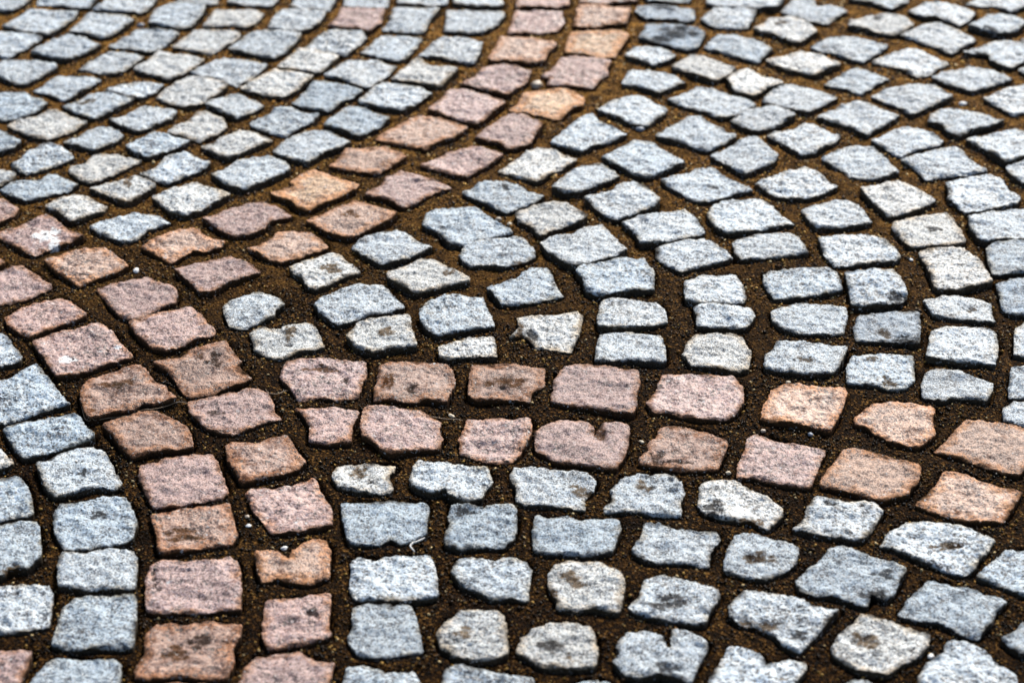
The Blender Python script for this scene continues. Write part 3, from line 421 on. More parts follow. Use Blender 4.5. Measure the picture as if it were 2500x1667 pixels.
MARKS = [   # sett id, photo x, y, radii in px, kind (0 dark, 1 brown, 2 white), depth of the pit in mm
    ('e7', 116, 583, 33, 18, 2, 0.0),
    ('e7', 134, 594, 18, 12, 2, 0.0),
    ('i1', 165, 879, 22, 9, 2, 0.0),
    ('i1', 186, 881, 10, 5, 0, 0.0),
    ('i1', 287, 849, 9, 5, 2, 0.0),
    ('i1', 189, 856, 5, 3, 0, 1.0),
    ('i1', 262, 856, 5, 3, 0, 1.0),
    ('f3', 859, 527, 25, 10, 1, 1.0),
    ('h15', 2166, 810, 19, 13, 1, 0.0),
    ('h15', 2202, 829, 45, 9, 0, 0.0),
    ('j0', 704, 836, 10, 7, 0, 3.0),
    ('j0', 704, 809, 18, 21, 1, 0.0),
    ('i4', 118, 1065, 7, 4, 0, 2.0),
    ('i5', 194, 1128, 12, 5, 0, 2.0),
    ('i5', 203, 1154, 15, 7, 0, 0.0),
    ('g16', 1289, 829, 30, 24, 0, 3.0),
    ('g16', 1269, 811, 12, 24, 1, 1.0),
    ('o3', 1857, 1361, 39, 18, 1, 2.0),
    ('o3', 1845, 1362, 21, 9, 0, 1.0),
    ('p2', 2312, 1325, 45, 15, 1, 2.0),
    ('p2', 2330, 1330, 21, 7, 0, 1.0),
    ('n3', 764, 1492, 16, 16, 0, 2.0),
    ('o5', 1647, 1477, 57, 27, 0, 1.0),
    ('o6', 1830, 1534, 63, 24, 1, 3.0),
    ('o6', 1949, 1552, 27, 12, 0, 1.0),
    ('k3', 1230, 931, 51, 21, 1, 1.0),
    ('k3', 1230, 943, 18, 9, 0, 0.0),
    ('i9', 286, 940, 42, 15, 1, 0.0),
    ('i9', 292, 943, 18, 10, 0, 0.0),
    ('i9', 226, 1006, 18, 7, 1, 0.0),
    ('m8', 447, 1304, 54, 18, 1, 0.0),
    ('m8', 465, 1310, 24, 7, 0, 0.0),
    ('m10', 494, 1566, 36, 18, 0, 2.0),
    ('m10', 432, 1590, 45, 18, 1, 1.0),
    ('m10', 429, 1516, 18, 9, 0, 0.0),
    ('k10', 1590, 1190, 12, 9, 0, 1.0),
    ('k10', 1566, 1184, 24, 18, 1, 0.0),
    ('k9', 1420, 1193, 33, 15, 1, 1.0),
    ('p3', 2131, 1453, 33, 21, 0, 2.0),
    ('p3', 2157, 1403, 33, 12, 0, 1.0),
    ('p7', 2110, 1566, 39, 21, 1, 2.0),
    ('p7', 2110, 1554, 18, 6, 0, 1.0),
    ('p7', 2226, 1590, 12, 7, 0, 2.0),
    ('p1', 2023, 1233, 18, 7, 0, 2.0),
    ('p1', 2101, 1237, 7, 4, 0, 2.0),
    ('n6', 1136, 1245, 27, 13, 0, 1.0),
    ('g1', 1233, 457, 18, 7, 0, 1.0),
    ('e2', 310, 451, 15, 15, 1, 1.0),
    ('f11', 913, 732, 12, 5, 0, 1.0),
    ('o8', 1629, 1557, 12, 21, 0, 4.0),
    ('o8', 1626, 1632, 33, 15, 0, 2.0),
    ('k6', 1459, 1056, 18, 24, 1, 3.0),
    ('k7', 1602, 1116, 33, 18, 0, 2.0),
    ('k7', 1659, 1125, 33, 6, 0, 2.0),
    ('l3', 2169, 928, 18, 18, 1, 2.0),
    ('l3', 2131, 871, 18, 7, 1, 1.0),
    ('h11', 2193, 731, 24, 18, 0, 3.0),
    ('a25', 214, 250, 21, 9, 1, 1.0),
    ('j1', 844, 928, 13, 10, 0, 2.0),
    ('j1', 791, 898, 60, 7, 1, 0.0),
    ('j2', 1005, 946, 18, 12, 0, 1.0),
    ('j2', 943, 928, 18, 27, 1, 0.0),
    ('j7', 874, 1147, 27, 16, 1, 2.0),
    ('j7', 905, 1174, 7, 7, 0, 1.0),
    ('k11', 1736, 1236, 33, 21, 0, 1.0),
    ('k11', 1834, 1274, 33, 15, 1, 1.0),
    ('d11', 2393, 136, 15, 7, 0, 1.0),
    ('d11', 2488, 137, 7, 4, 0, 2.0),
    ('c12', 1647, 89, 60, 18, 0, 0.0),
    ('c6', 1626, 21, 36, 6, 0, 0.0),
    ('o4', 1400, 1417, 39, 18, 1, 0.0),
    ('o4', 1349, 1447, 15, 12, 1, 1.0),
    ('o7', 1388, 1602, 13, 9, 1, 0.0),
    ('o7', 1343, 1581, 36, 18, 0, 0.0),
    ('n10', 1136, 1540, 33, 18, 1, 1.0),
    ('i10', 524, 880, 24, 18, 0, 1.0),
    ('i10', 489, 871, 15, 9, 1, 1.0),
    ('i11', 530, 1006, 24, 9, 0, 0.0),
    ('h5', 2283, 561, 21, 7, 0, 1.0),
    ('h12', 2372, 752, 12, 5, 1, 0.0),
    ('f9', 1100, 671, 18, 9, 1, 1.0),
    ('f12', 1089, 750, 7, 4, 0, 2.0),
    ('f12', 1065, 753, 6, 4, 0, 1.0),
    ('f15', 952, 814, 27, 15, 1, 0.0),
    ('f8', 809, 656, 30, 12, 1, 0.0),
    ('g5', 1742, 458, 15, 7, 0, 1.0),
    ('l2', 1967, 880, 18, 9, 1, 1.0),
    ('d6', 2143, 48, 15, 7, 0, 2.0),
    ('d7', 1910, 61, 21, 7, 1, 1.0),
    ('d8', 2420, 77, 24, 9, 0, 0.0),
    ('f10', 1270, 641, 27, 9, 1, 0.0),
    ('m9', 375, 1397, 7, 9, 0, 2.5),
    ('m9', 375, 1413, 7, 9, 0, 2.5),
    ('m9', 380, 1428, 7, 8, 0, 2.5),
    ('m9', 390, 1438, 8, 6, 0, 2.5),
    ('i9', 352, 991, 18, 4, 0, 1.5),
    ('e8', 209, 673, 39, 3, 0, 2.0),
    ('o9', 1910, 1659, 18, 9, 1, 1.0),
    ('m1', 238, 1257, 24, 9, 0, 1.0),
    ('m2', 27, 1391, 27, 12, 1, 1.0),
]
TINT = {'g': (0.89, 0.97, 1.02), 'w': (1.05, 1.04, 0.99), 'b': (0.70, 0.81, 0.89), 'd': (0.60, 0.72, 0.83),
        'p': (0.80, 0.75, 0.76), 'o': (0.93, 0.86, 0.72), 'y': (1.17, 1.10, 0.76), 'r': (0.67, 0.58, 0.49)}
RUST = {'g': 0.02, 'w': 0.14, 'b': -0.02, 'd': 0.0, 'p': 0.18, 'o': 0.46, 'y': 0.70, 'r': 0.52}

GRIME = {'g': -0.02, 'w': 0.0, 'b': 0.06, 'd': 0.12, 'p': 0.05, 'o': 0.0, 'y': -0.1, 'r': 0.24}

def resample(pts, step):
    pts = np.asarray(pts, float)
    a, b = pts, np.roll(pts, -1, 0)                      # cut the corners a little
    pts = np.stack([a*0.945+b*0.055, a*0.055+b*0.945], 1).reshape(-1, 2)
    seg = np.roll(pts, -1, 0)-pts; L = np.hypot(seg[:, 0], seg[:, 1]); tot = L.sum()
    n = max(24, int(tot/step)); cum = np.concatenate([[0], np.cumsum(L)]); out = []
    for t in np.arange(n)*tot/n:
        i = min(np.searchsorted(cum, t, 'right')-1, len(pts)-1)
        out.append(pts[i]+seg[i]*((t-cum[i])/max(L[i], 1e-9)))
    return np.array(out)

def centroid(P):
    x, y = P.T; x2, y2 = np.roll(x, -1), np.roll(y, -1); c = x*y2-x2*y; A = c.sum()/2
    return np.array([((x+x2)*c).sum(), ((y+y2)*c).sum()])/(6*A), A

RINGS = (1.0, .985, .966, .94, .91)
def sett_mesh(outline, seed, marks, tilt, lift, step=0.0026):
    """(centre, verts, faces, rim, marks) of one hand-split stone: ragged rim, worn arrises, rough split face, tapering foot"""
    c, A = centroid(outline)
    if A < 0: outline = outline[::-1]
    O = resample(outline, step)-c; n = len(O)
    T = np.roll(O, -1, 0)-np.roll(O, 1, 0); T /= np.hypot(T[:, 0], T[:, 1])[:, None]+1e-9
    Nn = np.stack([T[:, 1], -T[:, 0]], 1)
    for i in range(n):
        p = Vector((O[i, 0]*90+seed*7.1, O[i, 1]*90, seed)); q = p*2.9
        O[i] += Nn[i]*(noise.noise(p)*0.0009+noise.noise(q)*0.0010+noise.noise(p*6.1)*0.0012+0.0010)
    R = math.sqrt(abs(A)/math.pi)
    V, rim, mk = [], [], []
    def add(x, y, z, r):
        V.append((x, y, z)); rim.append(r)
        m = [0, 0, 0]
        for (mx, my, rx, ry, k, dep) in marks:
            d = ((x+c[0]-mx)/rx)**2+((y+c[1]-my)/ry)**2
            m[k] = max(m[k], math.exp(-d*1.2))
        mk.append(m)
    def top(x, y, d):
        e = max(0.0, 1-d/0.0045)
        p = Vector((x*28+seed*3.3, y*28, seed*1.7)); q = p*3.1; r = p*7.5
        e2 = noise.noise(p*1.7+Vector((9, 2, 5)))
        led = noise.noise(Vector((x*16+seed*5.1, y*44, seed*2.3)))            # split ledges
        z = noise.noise(p)*0.0026+noise.noise(q)*0.0021+noise.noise(r)*0.0014+noise.noise(r*2.3)*0.0008
        z += (0.0010 if led > 0.12 else -0.0007 if led < -0.18 else 0) - e*e*max(0.0003, 0.0011+0.0026*e2)
        for (mx, my, rx, ry, k, dep) in marks:
            dd = ((x+c[0]-mx)/rx)**2+((y+c[1]-my)/ry)**2
            z -= dep*0.001*math.exp(-dd*1.3)
        return z+x*tilt[0]+y*tilt[1]+lift
    for s, z in ((0.96, -0.075), (0.985, -0.03), (0.998, -0.012), (1.001, -0.0050)):
        for i in range(n): add(O[i, 0]*s, O[i, 1]*s, z+lift, 1.6)  # side faces sit past the rim value, so they take the painted shade
    def dist(x, y):
        return float(np.sqrt(((O-(x, y))**2).sum(1).min()))
    for s in RINGS:
        for i in range(n):
            x, y = O[i]*s; d = 0.0 if s == 1.0 else dist(x, y)
            add(x, y, top(x, y, d), max(0.0, 1-d/0.022))
    F = []; K = len(RINGS)+4
    for r in range(K-1):
        for i in range(n):
            j = (i+1) % n; F.append((r*n+i, r*n+j, (r+1)*n+j, (r+1)*n+i))
    # the rough top inside the rim: an even triangle net
    inner = O*RINGS[-1]; base = (K-1)*n; gx = step*1.12
    cols = np.arange(O[:, 0].min(), O[:, 0].max(), gx); rows = np.arange(O[:, 1].min(), O[:, 1].max(), gx*0.87)
    gp = np.array([(x+(gx/2 if k % 2 else 0)+gx*0.25*math.sin(x*9100+y*7300), y+gx*0.25*math.sin(x*5100-y*8700)) for k, y in enumerate(rows) for x in cols])
    ins = np.zeros(len(gp), bool)
    for (xa, ya), (xb, yb) in zip(inner, np.roll(inner, -1, 0)):
        if ya != yb: ins ^= ((ya > gp[:, 1]) != (yb > gp[:, 1])) & (gp[:, 0] < (xb-xa)*(gp[:, 1]-ya)/(yb-ya)+xa)
    gp = gp[ins]; dd = np.sqrt(((gp[:, None]-inner[None])**2).sum(2)).min(1); gp = gp[dd > gx*0.45]
    pts = [Vector(p) for p in inner]+[Vector(p) for p in gp]
    vo, _, fo, ov, _, _ = geometry.delaunay_2d_cdt(pts, [], [tuple(range(n))], 1, 1e-7)
    idx = []
    for k, p in enumerate(vo):
        src = ov[k][0] if ov[k] else -1
        if 0 <= src < n: idx.append(base+src)
        else:
            d = dist(p.x, p.y); add(p.x, p.y, top(p.x, p.y, d), max(0.0, 1-d/0.022)); idx.append(len(V)-1)
    for f in fo:
        g = tuple(idx[k] for k in f)
        if len(set(g)) == len(g): F.append(g)
    F.append(tuple(range(n-1, -1, -1)))
    return c, V, F, rim, mk

def to_mesh(name, V, F, rim, mk, mat):
    me = bpy.data.meshes.new(name); me.from_pydata(V, [], F); me.polygons.foreach_set('use_smooth', [True]*len(F))
    a = me.attributes.new('rim', 'FLOAT', 'POINT'); a.data.foreach_set('value', rim)
    b = me.attributes.new('marks', 'FLOAT_COLOR', 'POINT')
    b.data.foreach_set('color', [v for m in mk for v in (m[0], m[1], m[2], 1.0)])
    me.materials.append(mat); me.update(); return me

rng = random.Random(4)
outlines = []
for si, line in enumerate(l for l in SETTS.strip().splitlines()):
    sid, kind, label, pts = line.split('|')
    px = [tuple(float(v) for v in q.split(',')) for q in pts.split()]
    O = np.array([ground(*p) for p in px]); outlines.append(O)
    marks = []
    for (mid, mx, my, rx, ry, k, dep) in MARKS:
        if mid == sid:
            gx, gy = ground(mx, my); ax, _ = ground(mx+rx, my); _, by = ground(mx, my-ry)
            ax, by = abs(ax-gx), abs(by-gy)
            marks.append((gx, gy, ax*.62, by*.62, k, dep))
            for _ in range(6):
                s = rng.uniform(.22, .5); a = rng.uniform(0, 6.3)
                marks.append((gx+ax*.75*math.cos(a), gy+by*.75*math.sin(a), ax*s, by*s, k, dep*.5))
    c0 = O.mean(0)
    tilt = (rng.uniform(-.035, .035), rng.uniform(-.035, .035)); lift = rng.uniform(-0.0025, 0.002)+(0.0022 if c0[1] > 2.95 and c0[0] > -0.15 else 0.0008 if c0[1] > 3.0 else 0)
    pink = kind in 'poyr'
    c, V, F, rim, mk = sett_mesh(O, si+1, marks, tilt, lift)
    o = bpy.data.objects.new('granite_sett', to_mesh('granite_sett', V, F, rim, mk, M_PINK if pink else M_GREY))
    o.location = (c[0], c[1], 0); scene.collection.objects.link(o)
    t = TINT[kind]; k = rng.uniform(0.9, 1.06); wv = rng.uniform(-0.02, 0.02)
    o.color = (t[0]*k+wv, t[1]*k, t[2]*k-wv, 1); o['rust'] = RUST[kind]+rng.uniform(-.06, .06)
    o['grime'] = GRIME[kind]+rng.uniform(-.22, .2)+(0.30 if sum(p[1] for p in px)/len(px) > 1180 and sum(p[0] for p in px)/len(px) > 1150 else 0)
    o['label'] = label; o['category'] = 'cobblestone'
    o['group'] = 'pink granite setts of the bands' if pink else 'grey granite setts of the paving'

# ------------------------------------------------------------------ where stone is and where sand is
X0, X1, Y0, Y1, CELL = -1.5, 1.5, 1.55, 4.9, 0.002
NX, NY = int((X1-X0)/CELL), int((Y1-Y0)/CELL)
mask = np.zeros((NY, NX), bool)
def stamp(O):
    i0, i1 = [int(v) for v in ((O[:, 0].min()-X0)/CELL, (O[:, 0].max()-X0)/CELL+2)]
    j0, j1 = [int(v) for v in ((O[:, 1].min()-Y0)/CELL, (O[:, 1].max()-Y0)/CELL+2)]
    i0, j0, i1, j1 = max(i0, 0), max(j0, 0), min(i1, NX), min(j1, NY)
    if i1 <= i0 or j1 <= j0: return
    gx, gy = np.meshgrid(X0+(np.arange(i0, i1)+.5)*CELL, Y0+(np.arange(j0, j1)+.5)*CELL)
    ins = np.zeros(gx.shape, bool); a, b = O, np.roll(O, -1, 0)
    for (xa, ya), (xb, yb) in zip(a, b):
        if ya == yb: continue
        ins ^= ((ya > gy) != (yb > gy)) & (gx < (xb-xa)*(gy-ya)/(yb-ya)+xa)
    mask[j0:j1, i0:i1] |= ins
for O in outlines: stamp(O)

# the paving goes on past the picture: setts nobody sees here, one sheet of them
V_, F_, R_, K_ = [], [], [], []
poly = [ground(-70, -70), ground(2570, -70), ground(2570, 1740), ground(-70, 1740)]
def in_view(x, y):
    r = False
    for (xa, ya), (xb, yb) in zip(poly, poly[1:]+poly[:1]):
        if (ya > y) != (yb > y) and x < (xb-xa)*(y-ya)/(yb-ya)+xa: r = not r
    return r
def touches(O):
    i = np.clip(((O[:, 0]-X0)/CELL).astype(int), 0, NX-1); j = np.clip(((O[:, 1]-Y0)/CELL).astype(int), 0, NY-1)
    return mask[j, i].any()
q = 0.102; ca, sa = math.cos(0.62), math.sin(0.62)
for a in range(-40, 60):
    for b in range(-40, 60):
        x, y = a*q*ca-b*q*sa, 3.0+a*q*sa+b*q*ca
        if not (-1.6 < x < 1.6 and 1.45 < y < 5.0): continue
        O = []
        for k in range(8):
            t = k*math.pi/4+math.pi/8; rr = 0.047*rng.uniform(0.92, 1.06)
            e = max(abs(math.cos(t)), abs(math.sin(t)))
            lx, ly = rr*math.cos(t)/e, rr*math.sin(t)/e
            O.append((x+lx*ca-ly*sa, y+lx*sa+ly*ca))
        O = np.array(O)
        if any(in_view(*p) for p in O) or touches(O) or touches((O+[x, y])/2): continue
        c, V, F, rim, mk = sett_mesh(O, 900+a*7+b, [], (rng.uniform(-.02, .02), rng.uniform(-.02, .02)), 0, 0.009)
        k0 = len(V_); V_ += [(v[0]+c[0], v[1]+c[1], v[2]) for v in V]; F_ += [tuple(i+k0 for i in f) for f in F]; R_ += rim; K_ += mk
        stamp(O)
so_ = bpy.data.objects.new('paving_setts', to_mesh('paving_setts', V_, F_, R_, K_, M_GREY)); scene.collection.objects.link(so_)
so_['kind'] = 'stuff'; so_['label'] = 'grey setts of the same paving going on around'; so_['rust'] = 0.02; so_['grime'] = 0.0; so_.color = (0.88, 0.92, 0.97, 1)

# ------------------------------------------------------------------ joint sand: domed between the stones, washed out along them
def blur(a, r):
    for ax in (0, 1):
        c = np.cumsum(np.insert(a, 0, 0, axis=ax), axis=ax); n = a.shape[ax]
        lo = np.clip(np.arange(n)-r, 0, n); hi = np.clip(np.arange(n)+r+1, 0, n)
        a = (np.take(c, hi, ax)-np.take(c, lo, ax))/(2*r+1)
    return a
near = blur(blur(mask.astype(np.float32), 2), 2)
def cell(x, y): return min(max(int((y-Y0)/CELL), 0), NY-1), min(max(int((x-X0)/CELL), 0), NX-1)
def sand_z(x, y):
    n_ = near[cell(x, y)]
    p = Vector((x*9, y*9, 0))
    return -0.0050-0.0150*min(1, n_*1.7)*max(0.05, 0.85+1.5*noise.noise(p*2.3+Vector((3, 1, 7))))+noise.noise(p)*0.0026+noise.noise(p*5)*0.0014
ST = 0.0035
xs = np.arange(X0, X1+1e-6, ST); ys = np.arange(Y0, Y1+1e-6, ST)
SV = [(x, y, sand_z(x, y)) for y in ys for x in xs]; nx = len(xs)
SF = [(j*nx+i, j*nx+i+1, (j+1)*nx+i+1, (j+1)*nx+i) for j in range(len(ys)-1) for i in range(nx-1)]
me = bpy.data.meshes.new('joint_sand'); me.from_pydata(SV, [], SF); me.polygons.foreach_set('use_smooth', [True]*len(SF))
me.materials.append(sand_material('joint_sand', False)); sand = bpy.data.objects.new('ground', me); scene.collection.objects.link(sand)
sand['kind'] = 'structure'; sand['label'] = 'damp brown sand filling the joints'
me = bpy.data.meshes.new('terrain'); Z = -0.05
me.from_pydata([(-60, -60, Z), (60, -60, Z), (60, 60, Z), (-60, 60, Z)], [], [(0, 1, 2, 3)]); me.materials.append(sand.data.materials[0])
far = bpy.data.objects.new('terrain', me); scene.collection.objects.link(far); far['kind'] = 'structure'

# loose grit lying in the joints
OCT = np.array([(1, 0, 0), (-1, 0, 0), (0, 1, 0), (0, -1, 0), (0, 0, 1), (0, 0, -1)], float)
OF = np.array([(0, 2, 4), (2, 1, 4), (1, 3, 4), (3, 0, 4), (2, 0, 5), (1, 2, 5), (3, 1, 5), (0, 3, 5)])
nr = np.random.RandomState(5); NG = 330000
gx = nr.uniform(-1.05, 1.05, NG); gy = nr.uniform(1.95, 4.25, NG)
keep = np.abs(gx) < 0.10+gy*0.235
gx, gy = gx[keep], gy[keep]
ci = ((gx-X0)/CELL).astype(int); cj = ((gy-Y0)/CELL).astype(int)
lumps = np.array([noise.noise(Vector((x*17, y*17, 2.0))) for x, y in zip(gx, gy)])   # packed mud here, loose grit there
keep = ~mask[cj, ci] & (nr.rand(len(gx)) < np.clip(0.62+1.5*lumps, 0.22, 1)); gx, gy, ci, cj = gx[keep], gy[keep], ci[keep], cj[keep]
n = len(gx); nearv = near[cj, ci]
size = 0.0007+0.0017*nr.rand(n)**2+(nr.rand(n) > 0.95)*0.0016*nr.rand(n)
zz = np.array([sand_z(x, y) for x, y in zip(gx, gy)])+size*0.35
sc = size[:, None]*nr.uniform(0.7, 1.35, (n, 3)); sc[:, 2] *= 0.75
ang = nr.uniform(0, 6.28, n); tx = nr.uniform(-.6, .6, n)
B = OCT[None]*sc[:, None]+nr.normal(0, 0.12, (n, 6, 3))*size[:, None, None]
c_, s_ = np.cos(ang)[:, None], np.sin(ang)[:, None]
x_, y_ = B[..., 0]*c_-B[..., 1]*s_, B[..., 0]*s_+B[..., 1]*c_
z_ = B[..., 2]+x_*np.tan(tx)[:, None]
GV = np.stack([x_+gx[:, None], y_+gy[:, None], z_+zz[:, None]], -1).reshape(-1, 3)
GF = (OF[None]+(np.arange(n)*6)[:, None, None]).reshape(-1, 3)
me = bpy.data.meshes.new('joint_grit'); me.vertices.add(len(GV)); me.vertices.foreach_set('co', GV.ravel())
me.loops.add(GF.size); me.loops.foreach_set('vertex_index', GF.ravel().astype(np.int32))
me.polygons.add(len(GF)); me.polygons.foreach_set('loop_start', np.arange(0, GF.size, 3).astype(np.int32))
me.update(calc_edges=True); me.validate()
pal = np.array([(.036, .013, .002), (.125, .050, .007), (.31, .138, .022), (.013, .006, .002), (.52, .30, .07), (.005, .0035, .002), (.66, .49, .24)])
pick = nr.choice(7, n, p=[.23, .15, .14, .18, .09, .17, .04])
tone = pal[pick]*nr.uniform(.7, 1.4, (n, 1))
damp = np.array([noise.noise(Vector((x*3.1, y*2.3, 4.0)))+1.6*noise.noise(Vector((x*19, y*19, 1.0))) for x, y in zip(gx, gy)])
far_skylight = np.clip((gy-2.75)/1.0, 0, 1)                       # far grit painted paler for sky glancing off it; near joints are wet
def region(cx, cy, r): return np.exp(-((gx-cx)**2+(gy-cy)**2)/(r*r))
dry = 0.12+1.8*far_skylight+0.24*damp+0.55*region(0.05, 3.22, 0.22)+0.5*region(0.42, 3.25, 0.30)+0.3*region(0.1, 2.45, 0.35)  # painted far skylight, together with real damp and golden patches
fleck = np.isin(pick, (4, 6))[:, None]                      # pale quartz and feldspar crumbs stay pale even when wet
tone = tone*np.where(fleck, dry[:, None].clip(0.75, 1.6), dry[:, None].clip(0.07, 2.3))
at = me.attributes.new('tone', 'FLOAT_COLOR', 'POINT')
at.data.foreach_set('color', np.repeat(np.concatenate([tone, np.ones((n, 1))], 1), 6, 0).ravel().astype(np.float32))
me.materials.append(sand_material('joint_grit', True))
grit = bpy.data.objects.new('joint_gravel', me); scene.collection.objects.link(grit)
grit['kind'] = 'stuff'; grit['label'] = 'coarse brown grit lying in the joints'

PEBBLES = [   # photo x, y, half width, half height, colour, label
    (332, 653, 7.1, 7.1, 'white', 'bright white pebble in the dark joint between the two meeting pink bands'),
    (1310, 205, 18.5, 8.3, 'beige', 'flat beige pebble between two mauve setts of the rising pink band'),
    (2351, 251, 8.3, 6.0, 'white', 'white pebble in the brown joint near the upper right corner'),
    (1102, 1007, 5.4, 6.6, 'cream', 'cream oval pebble under the joint between the second and third upper pink setts'),
    (693, 1331, 7.1, 5.4, 'white', 'white pebble lying above the heart-notched pink sett'),
    (603, 1254, 5.4, 4.2, 'beige', 'beige pebble beside the lower corner of a large pink sett, above a white one'),
    (606, 1276, 6.0, 4.5, 'white', 'whitish pebble between two pink courses, just below a beige one'),
    (2273, 1596, 7.7, 6.6, 'white', 'round white pebble between two grey setts near the bottom right'),
    (1566, 1071, 6.0, 4.5, 'cream', 'yellowish pebble between the deep-notched and the split-cornered pink setts'),
    (1925, 927, 6.0, 3.9, 'cream', 'cream pebble just above an orange-rimmed sett of the level pink band'),
    (2225, 627, 4.5, 4.2, 'white', 'tiny white pebble in the joint beside a pale sett on the right'),
    (1217, 531, 7.7, 5.4, 'beige', 'larger of two beige pebbles side by side among grey setts'),
    (1244, 541, 6.0, 4.8, 'cream', 'smaller paler one of two pebbles side by side among grey setts'),
    (35, 412, 10.7, 8.3, 'black', 'black pebble against a grey sett near the left edge'),
    (1563, 313, 10.7, 6.0, 'blue', 'small blue-grey stone chip under the tip of a grey sett'),
    (342, 56, 9.5, 4.8, 'blue', 'small dark blue chip in a joint near the top left'),
    (381, 1387, 4.2, 4.2, 'cream', 'small pale chip lodged in the crescent crack of a pink sett'),
    (1864, 1044, 6.6, 4.2, 'beige', 'olive-beige pebble under the left corner of an orange-rimmed pink sett'),
    (1779, 1147, 6.6, 4.2, 'cream', 'pale pebble left of a tall mauve sett in the lower pink course'),
    (1980, 1054, 7.7, 4.2, 'blue', 'grey chip in the dark joint between the two level pink courses'),
]

# ------------------------------------------------------------------ single pebbles, chips and fibres lying on the paving
import bmesh
def plain(name, col, rough=0.5, var=0.5):
    N = Nodes(name); tc = N.n('ShaderNodeTexCoord'); nz = N.noise(tc.outputs['Object'], 700, 3)
    N.put(N.b.inputs['Base Color'], N.mix(N.math('MULTIPLY', nz, var), (*col, 1), tuple(c*0.45 for c in col)+(1,)))
    b = N.n('ShaderNodeBump'); b.inputs['Distance'].default_value = 0.0006; N.put(b.inputs['Height'], nz); N.put(N.b.inputs['Normal'], b.outputs[0])
    N.b.inputs['Roughness'].default_value = rough; return N.m
PEB = {'white': plain('white_quartz', (.82, .83, .82)), 'cream': plain('cream_pebble', (.62, .52, .36)), 'beige': plain('beige_pebble', (.42, .34, .25)),
       'black': plain('black_pebble', (.012, .012, .013)), 'blue': plain('slate_chip', (.20, .24, .30))}
def surface(x, y):
    j, i = cell(x, y)
    return 0.0 if mask[j, i] else sand_z(x, y)
for k, (px, py, rx, ry, colour, label) in enumerate(PEBBLES):
    x, y = ground(px, py); a = rx/FPX*math.hypot(y, CAM_H); b = max(a*0.7, ry/FPX*math.hypot(y, CAM_H)*1.6)
    bm = bmesh.new(); bmesh.ops.create_icosphere(bm, subdivisions=3, radius=1.0)
    for v in bm.verts:
        d = 1+0.28*noise.noise(v.co*1.3+Vector((k*5.1, 0, 0)))+0.10*noise.noise(v.co*3.7+Vector((0, k*3.0, 0)))
        v.co = Vector((v.co.x*a*d, v.co.y*b*d, v.co.z*min(a, b)*0.62*d))
    me = bpy.data.meshes.new('pebble'); bm.to_mesh(me); bm.free(); me.polygons.foreach_set('use_smooth', [True]*len(me.polygons))
    me.materials.append(PEB[colour]); o = bpy.data.objects.new('pebble', me); scene.collection.objects.link(o)
    o.location = (x, y, surface(x, y)+min(a, b)*0.35); o.rotation_euler[2] = k*1.3
    o['label'] = label; o['category'] = 'pebble'; o['group'] = 'pebbles lying loose in the joints'
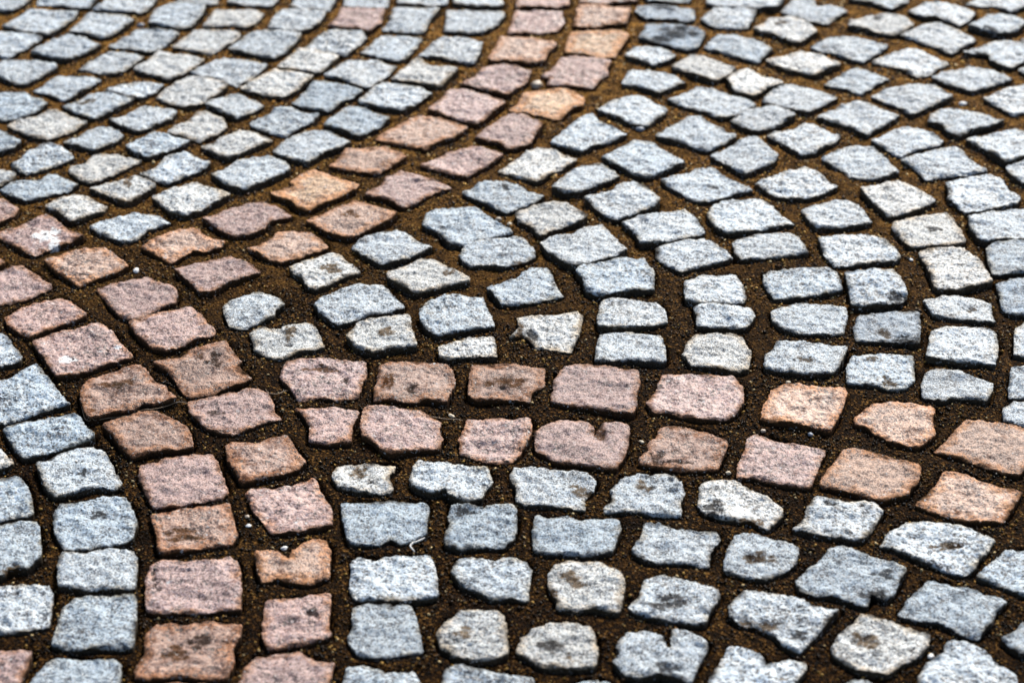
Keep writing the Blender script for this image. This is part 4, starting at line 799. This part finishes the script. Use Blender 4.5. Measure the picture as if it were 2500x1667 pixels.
def strand(name, label, cat, pts, rad, lift, mat):
    P = [Vector((*ground(*p), 0)) for p in pts]
    Q = []
    for i in range(len(P)-1):                                     # Catmull-Rom through the points
        p0, p1, p2, p3 = P[max(i-1, 0)], P[i], P[i+1], P[min(i+2, len(P)-1)]
        for s in range(8):
            t = s/8; Q.append(0.5*((2*p1)+(p2-p0)*t+(2*p0-5*p1+4*p2-p3)*t*t+(3*p1-p0-3*p2+p3)*t**3))
    Q.append(P[-1]); bm = bmesh.new(); rings = []
    for i, q_ in enumerate(Q):
        q_.z = max(surface(q_.x, q_.y)*0.5, -0.005)+lift+0.0008*noise.noise(q_*60)
    for i, q_ in enumerate(Q):
        d = (Q[min(i+1, len(Q)-1)]-Q[max(i-1, 0)]).normalized(); u = d.cross(Vector((0, 0, 1))).normalized(); v = u.cross(d)
        r = rad*(1-0.55*abs(2*i/(len(Q)-1)-1)**2)*(1+0.3*noise.noise(Vector((i*0.6, rad*999, 0))))
        rings.append([bm.verts.new(q_+u*(math.cos(a)*r)+v*(math.sin(a)*r)) for a in [k*math.pi/3 for k in range(6)]])
    for a, b in zip(rings, rings[1:]):
        for k in range(6): bm.faces.new((a[k], a[(k+1) % 6], b[(k+1) % 6], b[k]))
    bm.faces.new(rings[0][::-1]); bm.faces.new(rings[-1])
    me = bpy.data.meshes.new(name); bm.to_mesh(me); bm.free(); me.materials.append(mat)
    o = bpy.data.objects.new(name, me); scene.collection.objects.link(o); o['label'] = label; o['category'] = cat
ROOT = plain('dry_root', (.30, .20, .11)); STRAW = plain('bleached_straw', (.78, .76, .72))
strand('dry_root', 'thin dry root curling round the dark-stained brown-pink sett', 'root', [(196, 969), (201, 996), (214, 1021), (262, 1014), (309, 1010), (336, 998), (387, 993), (431, 980), (464, 981)], 0.0007, 0.0012, ROOT)
strand('dry_root', 'short pale root fibre below the second pink sett of the level band', 'root', [(1014, 1002), (1046, 1012), (1088, 1019), (1130, 1021)], 0.0005, 0.001, ROOT)
strand('dry_root', 'short root fibre beside the corner where the pink bands meet', 'root', [(647, 945), (661, 957), (677, 960), (692, 953), (707, 945)], 0.0006, 0.001, ROOT)
strand('straw', 'curled white straw in the joint below a blue-grey sett', 'straw', [(1012, 1347), (1002, 1336), (1008, 1328), (1020, 1324), (1037, 1315)], 0.0014, 0.004, STRAW)
# a scrap of yellow leaf
x, y = ground(1351, 421); bm = bmesh.new(); loop = []
for k in range(9):
    t = k/9*2*math.pi; r = 0.0062*(1+0.35*noise.noise(Vector((math.cos(t)*1.5, math.sin(t)*1.5, 3))))
    loop.append(bm.verts.new((r*1.25*math.cos(t), r*math.sin(t), 0.0012*math.sin(2*t))))
top_ = bm.verts.new((0, 0, 0.0018)); bot = bm.verts.new((0, 0, 0.0010))
for k in range(9): bm.faces.new((loop[k], loop[(k+1) % 9], top_)); bm.faces.new((loop[(k+1) % 9], loop[k], bot))
me = bpy.data.meshes.new('leaf_scrap'); bm.to_mesh(me); bm.free(); me.materials.append(plain('yellow_leaf', (.72, .36, .04), 0.6, 0.3))
o = bpy.data.objects.new('leaf_scrap', me); scene.collection.objects.link(o); o.location = (x, y, surface(x, y)+0.003); o.rotation_euler = (0.25, 0, 0.4)
o['label'] = 'small scrap of bright yellow leaf beside a grey sett'; o['category'] = 'leaf'
